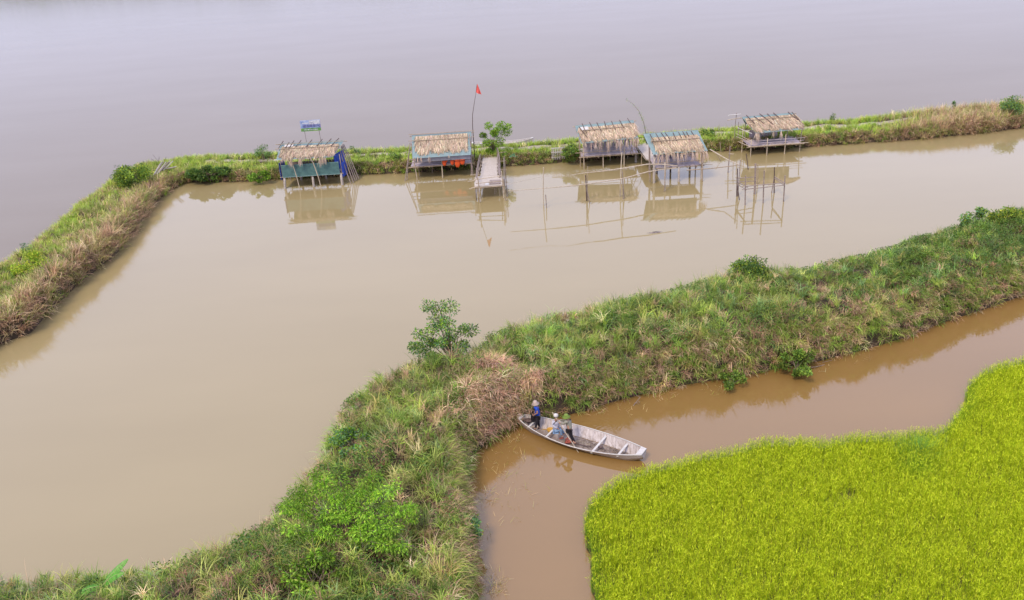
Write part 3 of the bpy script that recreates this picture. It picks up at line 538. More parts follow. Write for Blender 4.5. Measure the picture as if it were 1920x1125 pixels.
# banana plant
def banana():
    b0 = P(193, 1140, 1.15); r = root('banana_plant', b0, 'young banana plant with split paddle leaves at the bottom left corner', 'plant')
    MB().tube([b0-[0, 0, .3], b0+[0, 0, .4], b0+[.03, 0, .9]], [.09, .07, .04], 8).build('stem', 'bark', r, True)
    Y0 = b0[1]; specs = [[(190, 1100), (212, 1075), (240, 1048)], [(190, 1102), (208, 1080), (233, 1074)], [(192, 1100), (165, 1100), (138, 1124)], [(195, 1104), (215, 1108), (235, 1122)]]
    for i, s_ in enumerate(specs):
        dy = (.35, .1, -.3, -.5)[i]
        c = np.array([Q(*s_[0], Y0), Q(*s_[1], Y0+dy*.5), Q(*s_[2], Y0+dy)]); t = np.linspace(0, 1, 22)[:, None]
        pth = c[0]*(1-t)**2+2*c[1]*t*(1-t)+c[2]*t**2+np.array([0, 0, .05])*np.sin(math.pi*t); tn = np.gradient(pth, axis=0); tn /= np.linalg.norm(tn, axis=1)[:, None]
        side = np.cross(tn, [0, -.5, 1]); side /= np.linalg.norm(side, axis=1)[:, None]; up = np.cross(side, tn)
        V = []; Fc = []; C = []
        for k in range(2, 21):
            for sg in (-1, 1):
                u0, u1 = k/21, (k+.84)/21; w0 = .16*math.sin(math.pi*min(1, u0*.93+.09))**.5; a = pth[k]; b = pth[k]*.16+pth[min(k+1, 21)]*.84
                n0 = len(V); V += [a, b, b+side[k]*sg*w0-up[k]*w0*.45, a+side[k]*sg*w0-up[k]*w0*.45]; Fc.append((n0, n0+1, n0+2, n0+3))
                cc = np.array([.07, .20, .03])*(1+rng.normal(0, .15)); C += [cc*1.5, cc*1.5, cc, cc]
        lf = arr('leaf', V, Fc, 'leaf', r, np.array(C)); mb = MB().tube(list(pth), list(np.linspace(.018, .006, 22)), 5); mb.build('midrib', mat('midrib', (.45, .52, .2)) if i == 0 else bpy.data.materials['midrib'], lf)
banana()
# ------------------------------------------------------------------ huts
def thatch(name, parent, ra, rb, ea, eb, n, cover=(0.02, .98, .05, 1.04), tufts=(), L=(.35, .7)):
    ra, rb, ea, eb = [np.array(q, float) for q in (ra, rb, ea, eb)]
    u = U(cover[0], cover[1], n); v = cover[2]+(cover[3]-cover[2])*rng.random(n)
    g = lambda u, v: (ra*(1-u)[:, None]+rb*u[:, None])*(1-v)[:, None]+(ea*(1-u)[:, None]+eb*u[:, None])*v[:, None]
    ragged = .10*np.sin(u*23+ra[0])+.08*np.sin(u*57); v = np.minimum(v, cover[3]-.10+ragged); up = np.clip(v-.12, cover[2]-.02, 1)
    nrm = np.cross(rb-ra, ea-ra); nrm /= np.linalg.norm(nrm); nrm *= np.sign(nrm[2])
    p0 = g(u, up)+nrm*U(.03, .11, n)[:, None]; sd = (ea-ra)/np.linalg.norm(ea-ra); sx = (rb-ra)/np.linalg.norm(rb-ra)
    d = sd[None]+sx[None]*rng.normal(0, .22, n)[:, None]+nrm[None]*rng.normal(-.02, .06, n)[:, None]; l = U(L[0], L[1], n)
    p1 = p0+d*l[:, None]; 
    over = (v > .9); p1[over, 2] -= U(0, .18, int(over.sum()))
    wv = (sx[None]+rng.normal(0, .3, (n, 3)))*U(.012, .03, n)[:, None]
    V = np.stack([p0-wv, p0+wv, p1+wv*.4, p1-wv*.4], 1).reshape(-1, 3); Fc = np.arange(n*4).reshape(-1, 4)
    col = mixcol(n, [(.58, .45, .32), (.46, .35, .25), (.70, .56, .41), (.33, .25, .19)], .2)*(1-.22*(fbm(u*9, v*4, 1, 2, 3) > .58))[:, None]
    C = np.repeat(col, 4, 0); P_ = [(V, Fc, C)]
    for (tu, tl, tw) in tufts:            # fronds hanging below the eave
        m = 20; uu = np.full(m, tu)+rng.normal(0, .003, m); b = g(np.clip(uu, 0, 1), np.full(m, .97))+rng.normal(0, .03, (m, 3))
        P_.append(blade_arrays(b, rng.normal(-1.6, .5, m), U(2.5, 3.1, m), U(0, .3, m), U(.5, 1, m)*tl, U(.02, .04, m)*tw, mixcol(m, [(.56, .44, .36), (.44, .33, .27), (.66, .53, .43)]), 3))
    V, Fc, C = merge(P_); return arr(name, V, Fc, 'straw', parent, C)
def hut(o, label):
    """o: dictionary of surveyed sizes"""
    x0, x1, yf, yb, zd = o['deck']; yr, zr, ra, rb = o['ridge']; ye, ze, ea, eb = o['eave']
    r = root('thatched_hut', ((x0+x1)/2, (yf+yb)/2, 0), label, 'hut', 'stilt huts along the far bank')
    R0, R1, E0, E1 = np.array([ra, yr, zr]), np.array([rb, yr, zr+o.get('rise', 0)]), np.array([ea, ye, ze]), np.array([eb, ye, ze+o.get('rise', 0)])
    # roof sheets, corrugated down the slope
    def sheet(a, b, c, d, nm, material='teal'):
        V = []; Fc = []; nu = 72; nrm = np.cross(b-a, d-a); nrm /= np.linalg.norm(nrm); nrm *= np.sign(nrm[2])
        for i in range(nu+1):
            u = i/nu; wv = nrm*.018*(1 if i % 2 else -1)
            for v in (0, .33, .66, 1.): V.append((a*(1-u)+b*u)*(1-v)+(d*(1-u)+c*u)*v+wv+np.array([0, 0, -.05*math.sin(math.pi*v)]))
        for i in range(nu):
            for j in range(3): Fc.append((i*4+j, i*4+j+1, i*4+j+5, i*4+j+4))
        return arr(nm, V, Fc, material, r)
    sheet(R0, R1, E1, E0, 'roof_sheet'); bk = np.array([0, 2*(yr-ye)*.92, 0]); sheet(R0+[0, .02, .005], R1+[0, .02, .005], E1+bk, E0+bk, 'roof_sheet')
    if 'skirt' in o:
        a, b = o['skirt']; MB().slab(E0+[.1, .15, .1], E1+[-.1, .15, .1], E1+[-.1, .25, -b], E0+[.1, .25, -b], .02).build('tarp', a, r)
    thatch('thatch', r, R0, R1, E0, E1, o.get('n', 5200), o.get('cover', (.02, .98, .05, 1.04)), o.get('tufts', ()))
    # poles laid on the roof
    lerp = lambda u, v: (R0*(1-u)+R1*u)*(1-v)+(E0*(1-u)+E1*u)*v
    up = np.array([0, -.06, .17])
    for v, ext in o.get('battens', ((.36, .03),)):
        MB().pole(lerp(-ext, v)+up, lerp(1+ext, v)+up, .035, .004).build('roof_pole', 'bamboo', r)
    MB().pole(lerp(-.04, 0)+[0, 0, -.08], lerp(1.05, 0)+[0, 0, -.08], .045, .004).build('ridge_pole', 'bamboo', r)
    for u, v0, v1, du in o.get('ribs', ()):
        v0 = max(v0, -.05); MB().pole(lerp(u, v0)+up, lerp(u+du, v1)+up*.9, .042, .012).build('rib', 'dark_wood', r)
    if 'patch' in o:
        u0, u1, v0, v1 = o['patch']; MB().slab(lerp(u0, v0)+up*.8, lerp(u1, v0)+up*.8, lerp(u1, v1)+up*.8, lerp(u0, v1)+up*.8, .01).build('patch_sheet', 'white', r)
    # deck of planks running along the hut
    mb = MB(); k = 0; npl = int((yb-yf)/.2)
    for i in range(npl):
        ya = yf+i*(yb-yf)/npl; mb.box(x0+rng.uniform(-.04, .04), x1+rng.uniform(-.04, .04), ya+.008, ya+(yb-yf)/npl-.008, zd-.05+rng.uniform(-.008, .008), zd+rng.uniform(-.004, .006))
    mb.build('deck', 'deck', r)
    mb = MB(); mb.pole((x0-.25, yf-.04, zd-.12), (x1+.3, yf-.04, zd-.10), .055, .002); mb.pole((x0-.2, yb, zd-.12), (x1+.2, yb, zd-.12), .05, .004)
    for i in range(5): xx = x0+(x1-x0)*(i+.5)/5; mb.pole((xx, yf-.15, zd-.2), (xx, yb+.1, zd-.2), .045, .004)
    mb.build('beam', 'bamboo', r)
    for (lx, ly, topz, rad, mt, dx) in o['legs']:
        MB().pole((lx-dx, ly, -1.2), (lx, ly, topz), rad, .006, 8).build('leg' if topz < zd+.2 else 'post', mt, r, True)
    for (xa, xb, y_, za, zb, rad, mt) in o.get('rails', ()):
        MB().pole((xa, y_, za), (xb, y_, zb), rad, .004).build('rail', mt, r)
    for (xa, ya, za, xb, yb_, zb, rad, mt) in o.get('poles', ()):
        MB().pole((xa, ya, za), (xb, yb_, zb), rad, .01).build('brace_pole', mt, r)
    for (xa, xb, ya, yb_, za, zb, mt, nm) in o.get('panels', ()):
        if nm == 'corrugated_panel':
            V = []; Fc = []; nz = 15
            for i in range(nz+1):
                z = za+(zb-za)*i/nz; off = .035*(1 if i % 2 else -1)
                for x in np.linspace(xa, xb, 5): V.append((x, ya+off+.02*math.sin(x*2), z))
            for i in range(nz):
                for j in range(4): Fc.append((i*5+j, i*5+j+1, i*5+j+6, i*5+j+5))
            arr(nm, V, Fc, mt, r)
        else:
            mb = MB(); nb = max(1, int((xb-xa)/.28)) if nm == 'back_wall' else 1
            for i in range(nb): mb.slab((xa+(xb-xa)*i/nb+.004*i, ya, zb+rng.uniform(-.02, .02)*(nb > 1)), (xa+(xb-xa)*(i+1)/nb, yb_, zb), (xa+(xb-xa)*(i+1)/nb, yb_, za), (xa+(xb-xa)*i/nb+.004*i, ya, za), .03)
            mb.build(nm, mt, r)
    return r
B, PB, OW, DW, CO = 'bamboo', 'pale_bamboo', 'old_wood', 'dark_wood', 'concrete'
hut(dict(deck=(-21.8, -16.1, 84.5, 87.4, 1.3), ridge=(86.2, 4.12, -21.9, -15.6), eave=(83.95, 3.1, -22.0, -16.55), rise=-.08, n=5200, cover=(.05, .96, .26, .98), battens=((.42, .05), (.14, .06)), patch=(.09, .23, .13, .30),
    ribs=((.05, -.15, .4, -.05), (.22, -.12, .45, -.05), (.33, -.08, .35, -.05), (.50, -.05, .4, -.05), (.66, -.08, .35, -.03), (.80, -.1, .3, -.04), (.15, .05, .4, -.04), (.92, -.12, .4, -.06)),
    tufts=((.10, .5, 1), (.24, .9, 1.2), (.27, 1.1, 1), (.41, 1.0, 1.4), (.44, .8, 1.2), (.62, .4, 1), (.70, .4, 1), (.78, 1.2, 1.2), (.82, .9, 1), (.87, .9, 1)),
    legs=[(-21.6, 84.5, 1.25, .14, CO, .25), (-18.85, 84.5, 1.25, .14, CO, .05), (-16.05, 84.5, 1.2, .14, CO, .0), (-20.6, 87.2, 1.25, .12, CO, .05), (-18.1, 87.2, 1.25, .12, CO, .0), (-21.75, 87.3, 3.3, .05, OW, 0), (-16.0, 87.3, 3.2, .05, OW, 0), (-21.8, 84.6, 3.1, .045, OW, 0), (-15.95, 84.6, 3.1, .045, B, 0)],
    panels=[(-21.75, -16.1, 84.35, 84.35, 1.18, 2.42, 'teal_dark', 'corrugated_panel'), (-16.6, -15.85, 84.9, 86.8, 1.35, 3.0, 'blue', 'tarp'), (-15.9, -15.6, 84.5, 85.6, .8, 2.2, 'blue', 'tarp'), (-21.95, -21.85, 84.4, 86.4, .9, 2.6, 'blue', 'tarp'), (-21.7, -16.5, 87.3, 87.35, 1.3, 1.9, 'old_wood', 'back_wall')],
    poles=[(-20.05, 83.6, -1, -20.6, 84.1, 3.0, .045, PB), (-17.9, 83.6, -1, -18.6, 84.1, 3.0, .05, PB), (-14.9, 85.3, .1, -15.9, 86.0, 3.6, .05, OW), (-14.75, 85.6, .1, -15.8, 86.3, 3.6, .05, OW), (-14.6, 85.9, .1, -15.7, 86.4, 3.6, .05, OW), (-15.0, 84.9, 0, -15.9, 85.8, 3.5, .05, OW), (-15.2, 84.6, 0, -16.0, 85.5, 3.4, .045, OW)]),
    'thatched hut with teal corrugated front panel and white stilts, under the signboard')
hut(dict(deck=(-9.1, -3.1, 84.7, 87.5, 1.4), ridge=(86.2, 4.08, -8.85, -2.95), eave=(84.0, 2.35, -8.8, -3.1), skirt=('greytarp', .45), n=4200, cover=(.06, .93, .10, .86), battens=((.30, .06), (.02, .05)), ribs=(),
    tufts=((.04, .5, 1), (.09, .6, 1.2), (.14, .6, 1), (.29, .8, 1), (.62, .3, 1)),
    legs=[(-8.8, 84.7, 2.4, .06, PB, -.25), (-8.55, 85.9, 1.4, .05, B, -.2), (-6.0, 84.75, 2.4, .07, PB, .12), (-7.2, 86.8, 1.5, .06, B, .1), (-3.1, 84.8, 4.2, .06, OW, 0), (-3.0, 87.3, 1.5, .06, B, 0), (-9.1, 87.3, 3.0, .05, OW, 0)],
    rails=[(-9.3, -3.0, 84.65, 1.75, 1.72, .035, OW), (-9.2, -3.0, 84.65, 2.05, 2.0, .03, OW), (-9.3, -3.0, 87.4, 2.2, 2.2, .035, OW)],
    panels=[(-9.0, -3.2, 87.45, 87.5, 1.4, 2.1, 'old_wood', 'back_wall')],
    poles=[(-9.9, 84.4, -.3, -9.0, 85.3, 3.6, .05, OW), (-9.7, 84.8, -.3, -9.1, 85.9, 3.4, .04, OW), (-3.2, 84.2, .3, -2.95, 85.0, 3.9, .04, OW)]),
    'thatched hut with plain teal roof edges and orange life jackets on its rail')
hut(dict(deck=(7.75, 13.4, 84.7, 87.5, 1.3), ridge=(86.2, 4.0, 7.35, 13.15), eave=(84.0, 2.75, 7.7, 13.3), rise=.18, n=5600, cover=(.03, 1.0, .20, .97), battens=((.38, -.1),), patch=(.07, .20, .17, .34),
    ribs=((.12, .0, .6, .03), (.25, -.02, .45, .04), (.37, .02, .5, .03), (.5, .0, .4, .0), (.62, .02, .5, .03), (.76, .0, .4, .03), (.90, -.15, .3, .04), (.05, .15, .8, .08)),
    tufts=((.08, .5, 1), (.18, 1.0, 1), (.25, 1.2, 1), (.34, 1.5, 1.1), (.47, 1.6, 1.1), (.52, .8, 1), (.63, 1.3, 1), (.70, 1.5, 1.2), (.80, 1.2, 1.2), (.88, .9, 1.4), (.92, 1.1, 1.4), (.96, 1.2, 1.6), (.99, 1.1, 1.4)),
    legs=[(7.95, 84.7, 2.7, .06, PB, -.05), (7.7, 85.6, 2.7, .05, B, 0), (9.9, 84.7, 1.3, .065, PB, 0), (12.0, 84.6, 1.9, .07, PB, 0), (13.3, 85.8, 1.3, .13, CO, 0), (10.9, 87, 1.3, .06, B, 0), (12.7, 87.2, 2.7, .06, B, 0), (7.8, 87.3, 2.9, .05, OW, 0)],
    rails=[(7.6, 13.4, 84.65, 1.65, 1.62, .03, B), (8.0, 13.3, 87.4, 1.95, 1.95, .035, OW)],
    panels=[(8.2, 13.2, 87.45, 87.5, 1.3, 2.0, 'deck', 'back_wall')],
    poles=[(7.2, 85.2, 1.5, 8.2, 85.2, 1.52, .04, B), (7.25, 85.9, 1.9, 8.2, 85.9, 1.9, .04, B), (12.6, 84.7, 1.3, 13.2, 84.9, 2.6, .035, B), (12.9, 84.7, 1.3, 12.5, 84.9, 2.5, .035, B), (13.2, 84.7, 1.3, 12.8, 84.9, 2.5, .035, B)]),
    'thatched hut with long fronds hanging over its whole front, beyond the nearer hut')
hut(dict(deck=(14.0, 18.3, 78.8, 81.6, 1.45), ridge=(80.3, 4.3, 13.15, 18.25), eave=(78.2, 2.85, 13.75, 18.75), rise=.02, n=4800, cover=(.10, .93, .26, .98), battens=((.45, -.05),),
    ribs=((.10, .12, .5, .02), (.21, .1, .6, .02), (.31, .1, .5, .03), (.38, .1, .45, .03), (.52, .12, .5, .0), (.62, .12, .4, .01), (.76, .12, .35, .01), (.85, .1, .3, .02), (.70, .1, .4, .01)),
    tufts=((.10, 1.2, 1.2), (.17, 1.5, 1.2), (.24, 1.6, 1.2), (.38, 1.0, 1), (.45, 1.4, 1), (.52, 1.3, 1), (.60, 1.0, 1), (.72, 1.2, 1), (.80, 1.2, 1.2), (.88, 1.4, 1.3), (.93, 1.4, 1.4), (.97, 1.4, 1.4)),
    legs=[(13.95, 78.7, 2.8, .13, CO, 0), (16.2, 78.6, 1.4, .12, CO, 0), (18.4, 78.9, 1.9, .13, CO, 0), (14.4, 76.0, 2.7, .05, PB, -.15), (18.25, 78.2, 1.9, .06, B, -.15), (14.7, 81.5, 1.4, .09, DW, 0), (16.0, 81.6, 2.8, .09, DW, 0), (17.9, 81.7, 1.4, .11, B, 0), (13.9, 81.5, 3.0, .06, OW, 0), (18.4, 81.5, 3.0, .06, OW, 0)],
    rails=[(13.8, 18.5, 78.7, 1.85, 1.9, .035, B), (14.2, 18.4, 81.5, 2.0, 2.05, .05, OW)],
    panels=[(14.3, 18.3, 81.55, 81.6, 1.45, 1.8, 'deck', 'back_wall')],
    poles=[(13.5, 78.4, .2, 13.5, 78.6, 3.4, .045, OW), (17.2, 78.5, 2.6, 18.4, 78.5, 1.6, .035, B), (16.9, 78.4, 2.7, 18.1, 78.5, 1.7, .03, B), (18.2, 78.6, 1.7, 19.2, 78.5, 1.72, .03, B), (18.2, 78.7, 1.5, 19.3, 78.6, 1.45, .03, B)]),
    'nearest thatched hut, standing out in the pond with a teal ridge strip')
hut(dict(deck=(24.6, 29.8, 85.5, 88.2, 1.0), ridge=(87.2, 3.55, 24.2, 29.4), eave=(85.1, 2.35, 25.1, 29.95), rise=.1, n=5600, cover=(.01, 1.0, .16, .93), battens=((.30, -.02),),
    ribs=((.08, 0, .5, .03), (.20, .1, .55, .08), (.34, -.02, .65, .1), (.48, .02, .4, .03), (.60, .0, .3, .05), (.88, .02, .5, .08), (.95, .05, .6, .04)),
    tufts=((.02, 1.2, 1.2), (.06, 1.4, 1.2), (.36, .8, 1), (.52, 1.1, 1.1)),
    legs=[(24.75, 85.3, 1.7, .05, PB, 0), (24.3, 86.9, 2.6, .05, PB, 0), (26.35, 85.3, 1.75, .055, PB, 0), (28.15, 85.3, 2.0, .055, PB, 0), (29.9, 85.8, 2.5, .055, PB, .1), (29.2, 88.0, 2.6, .05, PB, 0), (24.2, 88.3, 2.8, .05, OW, 0), (28.5, 88.2, 2.4, .05, PB, 0), (24.8, 87.9, 3.2, .05, OW, 0)],
    rails=[(24.6, 30.1, 85.3, 1.55, 1.55, .03, 'deck'), (24.6, 30.0, 85.3, 1.3, 1.3, .03, 'deck'), (24.4, 30.4, 85.2, .98, 1.05, .045, PB)],
    panels=[(25.3, 28.2, 88.15, 88.2, 1.0, 1.9, 'deck', 'back_wall')],
    poles=[(24.75, 85.3, 1.55, 23.9, 87.9, 1.7, .03, PB), (24.75, 85.3, 1.3, 23.9, 87.9, 1.4, .03, PB), (24.75, 85.3, 2.3, 23.7, 86.8, 2.6, .035, 'white'), (23.0, 88, 3.6, 24.3, 88, 3.65, .05, 'white'), (22.9, 87.7, 3.2, 24.2, 87.9, 3.3, .05, PB), (24.75, 85.2, .95, 24.0, 88.2, .9, .04, PB), (23.9, 88.1, 0, 23.9, 88.1, 3.8, .04, OW), (29.0, 85.6, 1.05, 29.9, 87.4, 1.1, .035, PB), (28.3, 85.6, 1.1, 29.2, 87.6, 1.3, .03, OW)]),
    'last thatched hut at the right with pale bamboo railings round its deck')
# signboard
def sign():
    a, b, c, d = Q(561, 227, 88), Q(598, 226, 88), Q(602, 245, 88), Q(566, 247, 88)
    r = root('signboard', ((a[0]+b[0])/2, 88, .6), 'blue and white signboard with a green lower strip on two posts behind the first hut', 'sign')
    x0, x1, z0, z1 = -20.05, -18.05, 4.75, 5.85
    MB().box(x0, x1, 88, 88.05, z0+.32, z1).build('board', 'sign_blue', r); MB().box(x0, x1, 87.998, 88.05, z0, z0+.32).build('lower_strip', 'sign_green', r)
    MB().box(x0+.9, x1-.03, 87.99, 88.0, z1-.42, z1-.03).build('white_area', 'sign_white', r)
    mb = MB(); x = x0+.30                              # reversed purple capitals too small to read
    for k, wd in enumerate((.07, .12, .12, .13, .13, .10, .05, 0, .10, .05, .12, 0, .14, .14)):
        if wd:
            zb, zt = z0+.40, z0+.68; st = .028
            mb.box(x, x+st, 87.975, 87.985, zb, zt)
            if wd > .06:
                mb.box(x+wd-st, x+wd, 87.974, 87.984, zb, zt if k % 3 else zb+.16)
                if k % 2: mb.box(x+st, x+wd-st, 87.976, 87.986, zt-.05, zt)
                if k % 3 == 0: mb.box(x+st, x+wd-st, 87.977, 87.987, zb+.11, zb+.15)
                if k % 4 == 1: mb.box(x+st, x+wd-st, 87.978, 87.988, zb, zb+.04)
            if k in (4, 8, 12): mb.box(x+.02, x+.08, 87.979, 87.989, zt+.03, zt+.07)
        x += (wd+.03) if wd else .06
    mb.build('lettering', 'purple', r); mb = MB(); x = x0+.3
    for wd in (.06, .1, .05, .16, .05, .08, .1, .05, .14, .06):
        mb.box(x, x+wd, 87.98, 87.99, z0+.12, z0+.21); x += wd+.06
    mb.build('small_lettering', 'sign_white', r)
    MB().slab((x0+.95, 87.985, z1-.18), (x0+1.13, 87.985, z1-.27), (x0+1.13, 87.985, z1-.31), (x0+.95, 87.985, z1-.21), .006).slab((x0+1.13, 87.985, z1-.27), (x0+1.36, 87.985, z1-.15), (x0+1.36, 87.985, z1-.18), (x0+1.13, 87.985, z1-.31), .006).build('bird_mark', 'purple', r)
    MB().box(x0+.2, x0+.8, 87.985, 87.995, z1-.33, z1-.24).build('white_line', 'sign_white', r)
    for xa in (x0+.3, x1-.25): MB().pole((xa+.12, 88.08, .3), (xa, 88.08, z0+.5), .035, .002).build('post', 'old_wood', r)
sign()
# flag
def flag():
    pts = [Q(887.5, 262, 86.9), Q(886, 235, 86.9), Q(886, 215, 86.9), Q(889, 195, 86.9), Q(892, 177, 86.9), Q(894, 158, 86.9)]; pts[0][2] = 1.3
    r = root('flagpole', (pts[0][0], 86.9, 1.3), 'thin bending flagpole at the right end of the life jacket hut', 'flagpole'); MB().tube(pts, [.045, .035, .03, .024, .018, .012], 6).build('pole', 'dark_wood', r, True)
    V = []; Fc = []; a, b, c = Q(895, 157, 86.9), Q(892, 173, 86.9), Q(903, 178, 86.9); n = 8
    for i in range(n+1):
        for j in range(n+1):
            u = i/n; v = j/n; p = a*(1-u)+(b*(1-v)+c*v)*u; p = p+np.array([0, .14*math.sin(v*7+u*2)*u, 0]); V.append(p)
    for i in range(n):
        for j in range(n): Fc.append((i*(n+1)+j, i*(n+1)+j+1, (i+1)*(n+1)+j+1, (i+1)*(n+1)+j))
    r2 = tag(arr('flag', V, Fc, 'red', smooth=True), 'red flag drooping from the top of the bent pole', 'flag')
flag()
# life jackets on the rail of hut two
def jacket(px, py, Y, sc_, tilt, label, closed=True):
    c = Q(px, py, Y); r = root('life_jacket', c, label, 'life jacket', 'orange life jackets on the hut rail'); mb = MB()
    def padp(dx, dz, w_, h_, nm):
        V = MB(); V.ell(c+np.array([(dx*math.cos(tilt)-dz*math.sin(tilt)), 0, dx*math.sin(tilt)+dz*math.cos(tilt)])*sc_, w_*sc_, .06, h_*sc_, 10, 8); V.build(nm, 'orange', r, True)
    padp(-.13, -.05, .13, .27, 'front_pad'); padp(.13, -.05, .13, .27, 'front_pad'); padp(0, .24, .17, .10, 'collar')
    MB().box(c[0]-.26*sc_, c[0]+.26*sc_, Y-.09, Y-.06, c[2]-.08, c[2]-.04).build('strap', 'black', r)
jacket(833, 299.5, 84.5, 1.6, 1.1, 'orange life jacket lying along the rail, furthest left of the row')
jacket(847, 298.5, 84.42, 1.5, 1.3, 'reddish orange life jacket in the middle of the row of three on the rail')
jacket(861, 300, 84.3, 2.1, .45, 'largest orange life jacket, hanging over the deck edge at the right of the row')
# ------------------------------------------------------------------ footbridge with landing platform
def bridge():
    r = root('footbridge', (-1.5, 82, 0), 'grey plank footbridge running from the bank down to a railed landing over the pond', 'footbridge')
    a0, a1 = P(908, 292, .95), P(931, 291, .95); b0, b1 = P(893, 352, 1.3), P(941, 349, 1.3)
    a0, a1 = np.array([-1.95, 89, .95]), np.array([-.55, 89, .95]); m0_, m1_ = np.array([-2.25, 80.2, 1.28]), np.array([-.62, 80.2, 1.28])
    mb = MB(); n = 44
    for i in range(n):
        t0, t1 = i/n, (i+.86)/n; j = rng.uniform(-.05, .05); mb.slab(a0*(1-t1)+m0_*t1+[j, 0, 0], a1*(1-t1)+m1_*t1+[j, 0, 0], a1*(1-t0)+m1_*t0+[j, 0, 0], a0*(1-t0)+m0_*t0+[j, 0, 0], .035)
    mb.build('walkway', 'walk', r); mb = MB()
    for i in range(15): y = 77.0+i*.21; mb.box(-2.7+rng.uniform(-.05, .05), -.2+rng.uniform(-.05, .05), y, y+.185, 1.24, 1.285)
    mb.build('landing', 'walk', r)
    MB().box(-1.35, -.35, 77.3, 78.5, 1.29, 1.36).build('mat', 'old_wood', r); MB().box(-1.75, -1.42, 77.15, 77.9, 1.29, 1.33).build('sheet', 'white', r)
    for (p, q, rad, mt, nm) in [((-2.75, 77.0, 1.95), (-.15, 76.95, 2.15), .04, PB, 'rail'), ((-2.6, 76.95, 1.6), (-.1, 76.95, 1.65), .035, B, 'rail'), ((-2.8, 76.9, 1.2), (-.05, 76.9, 1.22), .05, B, 'beam'),
        ((-2.75, 77.0, 1.2), (-2.0, 89, .85), .05, B, 'beam'), ((-.15, 77.0, 1.2), (-.5, 89, .85), .05, B, 'beam'),
        ((-2.55, 77.2, 2.1), (-2.25, 84.5, 2.1), .04, OW, 'rail'), ((-2.5, 78, 1.7), (-2.25, 84.5, 1.75), .035, OW, 'rail'), ((-.4, 77, 2.15), (-.45, 87, 2.0), .04, OW, 'rail'), ((-.5, 79, 1.75), (-.4, 87, 1.7), .035, OW, 'rail'), ((.0, 78, 1.5), (.1, 84.5, 1.7), .04, OW, 'rail'),
        ((-.42, 79.2, 1.35), (-.55, 87.4, 1.25), .06, OW, 'rail'), ((-3.2, 76.9, 1.15), (-2.2, 77.0, 1.35), .04, PB, 'beam'), ((-3.4, 79, 1.2), (-2.5, 79, 1.25), .035, PB, 'beam'), ((-3.2, 81, 1.2), (-2.3, 81, 1.2), .035, PB, 'beam'), ((-.5, 84, 1.5), (.3, 84.1, 1.5), .035, B, 'beam'), ((-.4, 81.5, 1.4), (.3, 81.5, 1.4), .035, B, 'beam'), ((-.5, 87, 1.55), (.4, 87, 1.6), .035, B, 'beam')]:
        MB().pole(p, q, rad, .006).build(nm, mt, r)
    for (x, y, z, rad, mt, dx) in [(-2.62, 76.9, 1.25, .045, DW, 0), (-2.35, 76.2, 2.4, .05, B, .02), (-.2, 76.9, 2.6, .055, PB, -.05), (-.1, 76.2, 2.1, .05, B, -.12), (.15, 77.4, 2.0, .05, OW, -.1), (-.5, 77.6, 1.25, .045, B, 0), (-2.5, 79.5, 2.3, .05, OW, 0), (-.35, 79.5, 2.3, .05, OW, -.05), (-2.4, 82, 2.2, .045, OW, 0), (-.35, 82, 2.2, .05, OW, 0), (.05, 81, 1.8, .045, OW, 0), (-2.2, 84.5, 2.2, .045, OW, 0), (-.4, 84.5, 2.3, .05, OW, 0), (.15, 84.5, 1.9, .045, OW, 0), (-2.1, 86.5, 1.1, .05, OW, 0), (-.5, 87, 2.1, .05, OW, 0), (-.75, 79.0, 1.25, .045, B, .1), (-.95, 78.4, 1.25, .045, B, .1)]:
        MB().pole((x-dx, y, -1), (x, y, z), rad, .012).build('post', mt, r)
bridge()
def ramp():
    r = root('plank_ramp', (14.2, 85, 0), 'sandy plank ramp leading from the bank down to the nearest hut', 'ramp'); mb = MB(); n = 34
    a0, a1, b0, b1 = np.array([13.75, 89.3, 1.0]), np.array([15.2, 89.3, 1.0]), np.array([13.75, 81.7, 1.4]), np.array([15.2, 81.7, 1.4])
    for i in range(n):
        t0, t1 = i/n, (i+.9)/n; mb.slab(a0*(1-t1)+b0*t1, a1*(1-t1)+b1*t1, a1*(1-t0)+b1*t0, a0*(1-t0)+b0*t0, .04)
    mb.build('walkway', 'walk', r)
    for x in (13.7, 15.25): MB().pole((x, 89.4, .93), (x, 81.7, 1.33), .05, .004).build('beam', B, r)
    for x, y in ((13.7, 84.5), (15.2, 84.5), (13.7, 87), (15.2, 87)): MB().pole((x, y, -1), (x, y, 1.2), .06, .006).build('post', B, r)
ramp()
# ------------------------------------------------------------------ poles standing in the pond
GP = 'bamboo poles standing in the pond'
def stake(b, top, rad, label, mt='old_wood', nm='bamboo_pole'):
    p = P(*b); zt = Q(top[0], top[1], p[1]); v = zt-p; q = p-v*(1.2/max(zt[2], .2))
    o = MB().pole(q, zt, rad, .006, 7, 5).build(nm, mt); return tag(o, label, 'pole', GP)
stake((1020, 385.5), (1019, 314), .05, 'tall pole with pale upper half, third stake from the footbridge', 'pale_bamboo')
stake((1024.4, 389.7), (1023, 365), .045, 'short dark stake touching the tall pole with pale upper half')
stake((1100, 377), (1098, 328), .06, 'dark pole in the pair standing in front of the third hut', 'dark_wood')
stake((1101.5, 376), (1102, 312), .04, 'thin paler pole bound to a dark one in front of the third hut', 'bamboo')
stake((1106, 382), (1098, 345), .045, 'leaning prop against the bound pair of poles')
stake((1163.5, 368.7), (1166, 286), .06, 'tallest pale pole rising between the third hut and the nearest hut', 'pale_bamboo')
stake((1168.3, 373.7), (1167, 322), .045, 'dark pole propping the tallest pale pole')
stake((1171, 372), (1166.5, 335), .04, 'thin leaning prop at the foot of the tallest pale pole', 'bamboo')
stake((1244.4, 360), (1249, 312), .04, 'thin stake standing alone before the nearest hut', 'bamboo')
